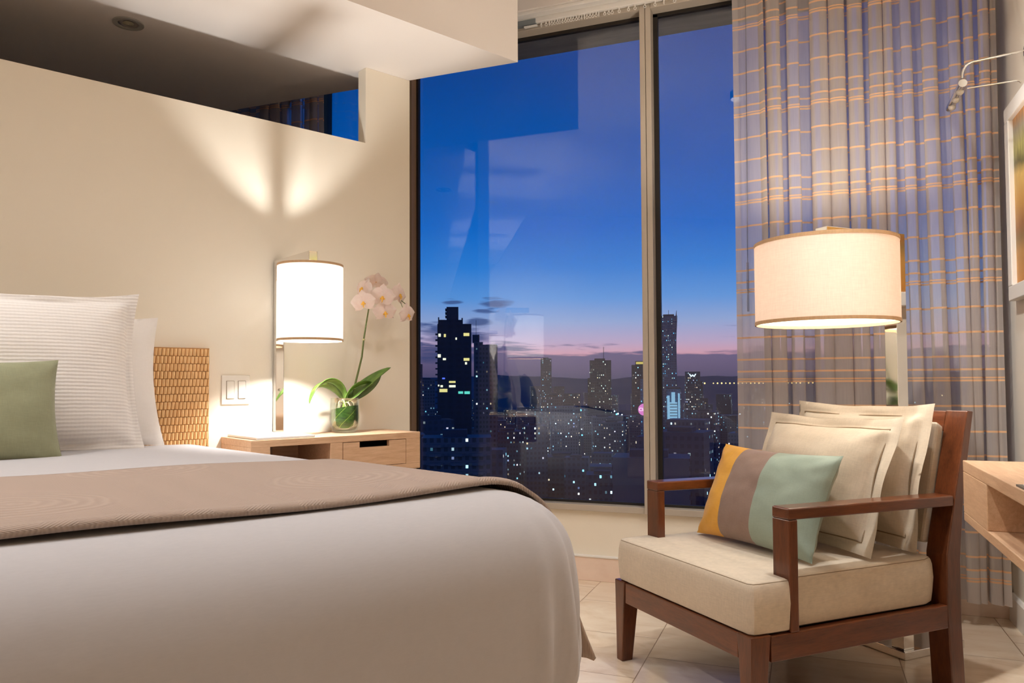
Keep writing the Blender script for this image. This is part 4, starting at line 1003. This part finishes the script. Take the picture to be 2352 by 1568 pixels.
# 7 blue waisted tower
t = thing('building', 'tall blue glass tower with a waisted top and spiked corners, right of the mullion', 'building', (-190.7, 1134.1, GZ), math.radians(9.5))
HT = 99.8 - GZ
def tw(a, b):
    z = HT * b; ww = 12.0 if z < HT * .45 else 12.0 - 1.1 * math.sin((z / HT - .45) / .55 * PI * .9) + 1.0 * sstep(.8, 1, z / HT)
    k = int(round(a * 4)) % 4; sx_, sy_ = ((-1, 0), (1, 0), (1, 1), (-1, 1))[k]
    return (sx_ * ww, 2 + sy_ * 2 * ww, z)
m = MB().grid(lambda a, b: tw(a * 1.0, b), 4, 30, True); o = len(m.v); m.f.append((o - 4, o - 3, o - 2, o - 1)); m.mi.append(0); m.build('tower_block', f_twist, t)
for sx_ in (-11.6, 11.0): MB().tube([(sx_, 3, HT), (sx_ * 1.06, 3, HT + 8)], [.9, .2], 5).build('spike', conc, t)
MB().tube([(0, 8, HT), (0, 8, HT + 9)], .3, 5).build('spike', conc, t); MB().box(-8, 8, 4, 18, HT, HT + 2.5).build('roof_room', conc, t)
# 8 white floodlit tower
t = thing('building', 'floodlit pale tower with a curved white face in front of the blue tower', 'building', (-112.7, 690.9, GZ), math.radians(9.3))
HW = -4.8 - GZ
MB().box(-6.2, 6.2, 2.2, 16, 0, HW).build('tower_block', facade('facade_cyan_side', rgb(90, 140, 170), .25, (2.4, 3.0), [(0, rgb(80, 170, 220)), (1, rgb(150, 220, 250))], .6), t)
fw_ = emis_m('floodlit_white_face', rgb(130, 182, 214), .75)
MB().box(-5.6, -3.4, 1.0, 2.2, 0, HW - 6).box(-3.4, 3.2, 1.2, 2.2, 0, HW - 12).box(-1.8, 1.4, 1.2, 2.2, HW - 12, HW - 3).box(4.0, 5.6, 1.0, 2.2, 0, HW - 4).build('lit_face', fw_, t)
MB().box(-6.4, 6.4, 2, 16, HW, HW + 1.4).build('roof_room', conc, t)
for k in range(20): MB().box(-3.3, 3.1, 1.05, 1.2, HW - 14 - 2.6 * k, HW - 13.4 - 2.6 * k).build('floor_line', conc, t)
# 9 block with the lit emblem
t = tower('dark office block carrying a glowing white winged emblem at its top', -143.9, 1040.1, 19.9, 20, 15.5, 7.9, FB[3], roof=False)
W0 = 15.5 - GZ
em = MB()
for xa, za, xb, zb2 in ((-4.0, 1.9, -1.8, -1.9), (-1.8, -1.9, 0, .9), (0, .9, 1.8, -1.9), (1.8, -1.9, 4.0, 1.9)): em.quadbox([(xa - .75, -.4, W0 - 5 + za), (xa + .75, -.4, W0 - 5 + za), (xa + .75, -.1, W0 - 5 + za), (xa - .75, -.1, W0 - 5 + za), (xb - .75, -.4, W0 - 5 + zb2), (xb + .75, -.4, W0 - 5 + zb2), (xb + .75, -.1, W0 - 5 + zb2), (xb - .75, -.1, W0 - 5 + zb2)])
em.build('emblem', emis_m('emblem_glow', rgb(210, 240, 255), 1.3), t)['label'] = 'glowing white emblem'
MB().box(10, 13.5, 3, 18, 0, 2.7 - GZ).build('side_block', FB[3], t)
# pink round sign
sg = thing('billboard', 'round pink illuminated sign on a pole at the left of the window mullion', 'sign', (-153.6, 762, -44), math.radians(11.3))
MB().tube([(0, 0, 0), (0, 0, -65)], .5, 8).build('pole', conc, sg)
def disc(r, y, cx_=0, cz_=0, sq=1): return [(cx_ + r * math.cos(a * PI / 14), y, cz_ + sq * r * math.sin(a * PI / 14)) for a in range(28)]
m = MB(); m.v = disc(6, -.3, 0, 18) + disc(6, .3, 0, 18); m.f = [tuple(range(28)), tuple(range(55, 27, -1))] + [(k, (k + 1) % 28, 28 + (k + 1) % 28, 28 + k) for k in range(28)]; m.mi = [0] * len(m.f)
m.build('sign_disc', emis_m('pink_sign_glow', rgb(214, 120, 196), .8), sg)
tc = bpy.data.curves.new('sign_text', 'FONT'); tc.body = 'Claro'; tc.size = 4.6; tc.align_x = 'CENTER'; tc.extrude = .05
to_ = bpy.data.objects.new('sign_text_source', tc); C.objects.link(to_); bpy.context.view_layer.update(); tm = bpy.data.meshes.new_from_object(to_); bpy.data.objects.remove(to_); to = bpy.data.objects.new('sign_text', tm); C.objects.link(to); to.parent = sg; to.location = (0, -.45, 16.6); to.rotation_euler = (PI / 2, 0, 0); tm.materials.append(emis_m('white_sign_text', rgb(255, 240, 252), 1.1))
# near apartment towers low in the view
def balcony_tower(label, x, y, w_, d_, top, rot, n):
    t = thing('building', label, 'building', (x, y, GZ), math.radians(rot)); h_ = top - GZ
    MB().box(-w_ / 2, w_ / 2, 0, d_, 0, h_).build('tower_block', f_res, t); MB().box(-w_ * .2, w_ * .15, 3, d_ * .6, h_, h_ + 2.5).build('roof_room', conc, t)
    for k in range(n):
        for c0 in (-.30, .0, .30):
            a0 = c0 * w_; m = MB(); z = h_ - 3.2 - 3.1 * k
            m.prism([(a0 - w_ * .13, 0), (a0 - w_ * .08, -1.3), (a0, -1.7), (a0 + w_ * .08, -1.3), (a0 + w_ * .13, 0)], z, z + 1.0); m.build('balcony', FB[2], t)
    return t
balcony_tower('near apartment tower with rows of curved balconies low in the window', -112, 236, 24, 16, -17.5, 24, 12)
balcony_tower('near dark balcony block at the bottom left of the window beside the nightstand', -141, 240, 17, 14, -13.5, 29, 11)
t = tower('near low block with long horizontal floors at the lower right of the window', -52, 268, 27, 18, -25.5, 8, facade('facade_banded', rgb(84, 92, 108), .03, (60, 3.3), es=.5, dark=.75))
# the rest of the dense city
rng = random.Random(21)
placed = [(-193.9, 406.1, 20), (-199, 459, 15), (-424.5, 793.6, 10), (-323.9, 620.5, 14), (-415.6, 1231.8, 16), (-239.2, 919.4, 24), (-203.2, 979.1, 18), (-157.4, 784.4, 12), (-190.7, 1134.1, 20), (-112.7, 690.9, 14), (-143.9, 1040.1, 18), (-153.6, 762, 12), (-112, 236, 22), (-141, 240, 17), (-52, 268, 24)]
cnt = 0; tries = 0
while cnt < 150 and tries < 6000:
    tries += 1
    az = math.radians(rng.uniform(-33, 15)); D = 300 * (10 ** rng.uniform(0, .98))
    x, y = D * math.sin(az), D * math.cos(az); w_ = rng.uniform(13, 26) * (1 if D < 1200 else 1.5); d_ = w_ * rng.uniform(.7, 1.1); r = w_ * .8
    if any((x - a) ** 2 + (y - b) ** 2 < (r + c) ** 2 for a, b, c in placed): continue
    ypx = rng.uniform(900, 985) if D > 700 else rng.uniform(960, 1090)
    if D > 1500: ypx = rng.uniform(884, 930)
    top = .95 - D * (ypx - 880) / 1750
    if top - GZ < 9: top = GZ + rng.uniform(9, 20)
    placed.append((x, y, r)); cnt += 1
    far = D > 900
    tower('dim far-off block in the dense city between the towers' if far else 'dim mid-distance block of the city below the window', x, y, w_, d_, top, -math.degrees(az) + rng.uniform(-14, 14), FB[rng.randrange(4)], 'far city blocks' if far else 'mid-distance city blocks', roof=not far and rng.random() < .6)
# street and flood lights
lamp_mats = [emis_m('lamp_glow_white', rgb(226, 244, 255), 2.0), emis_m('lamp_glow_cyan', rgb(110, 216, 255), 1.6), emis_m('lamp_glow_warm', rgb(255, 214, 130), 1.8)]
def street_lamp(x, y, z, r, mt, label, group, h_=9):
    t = thing('street_lamp', label, 'street lamp', (x, y, z), 0, group)
    MB().tube([(0, 0, 0), (0, 0, h_)], r * .12, 5).build('lamp_post', conc, t); MB().ball((0, 0, h_), r, 10, 6).build('lamp_head', lamp_mats[mt], t, smooth=True)
for k in range(170):
    az = math.radians(rng.uniform(-28, 9)) if k % 3 else math.radians(rng.gauss(-16.8, 1.6)); D = rng.uniform(900, 3000)
    x, y = D * math.sin(az), D * math.cos(az)
    if any((x - a) ** 2 + (y - b) ** 2 < (c + 9) ** 2 for a, b, c in placed): continue
    street_lamp(x, y, GZ, rng.uniform(.7, 1.7) * D / 1300, rng.choice((0, 0, 1, 1, 2)), 'glowing street lamp down among the dark city blocks', 'street lamps in the city', rng.uniform(10, 30))
def ridge_z(D): return GZ + 95 * sstep(3300, 5200, D)
for k in range(34):
    px = (1498, 1508, 1516, 1524, 1612, 1618)[k] if k < 6 else 1638 + (k - 6) * 9.5
    az = math.atan((px - 1176) / 1750) - YAW; D = 5200 + rng.uniform(-60, 60)
    street_lamp(D * math.sin(az), D * math.cos(az), ridge_z(D), rng.uniform(3.2, 5.5), 2, 'warm floodlight in the bright row along the foot of the far hills', 'floodlights along the far hills', 10)
# ground and hills
MB().box(-12000, 12000, 40, 13500, GZ - 1, GZ).build('ground', pbr('dark_city_ground', rgb(48, 54, 66), .9))['kind'] = 'structure'
hm = MB()
def hill(a, b):
    az = math.radians(-50 + 85 * a); D = 3100 + 8900 * b
    z = GZ - 4 + (ridge_z(D + 400) - GZ) + 190 * sstep(.42, 1, b) * (.55 + .45 * mnoise.noise(Vector((az * 9, 2.2, 0))) + .12 * mnoise.noise(Vector((az * 40, b * 3, 5))))
    return (D * math.sin(az), D * math.cos(az), z)
hm.grid(hill, 160, 14); hm.build('hills', pbr('dusk_hills', rgb(78, 84, 108), 1.0), smooth=True)['kind'] = 'structure'
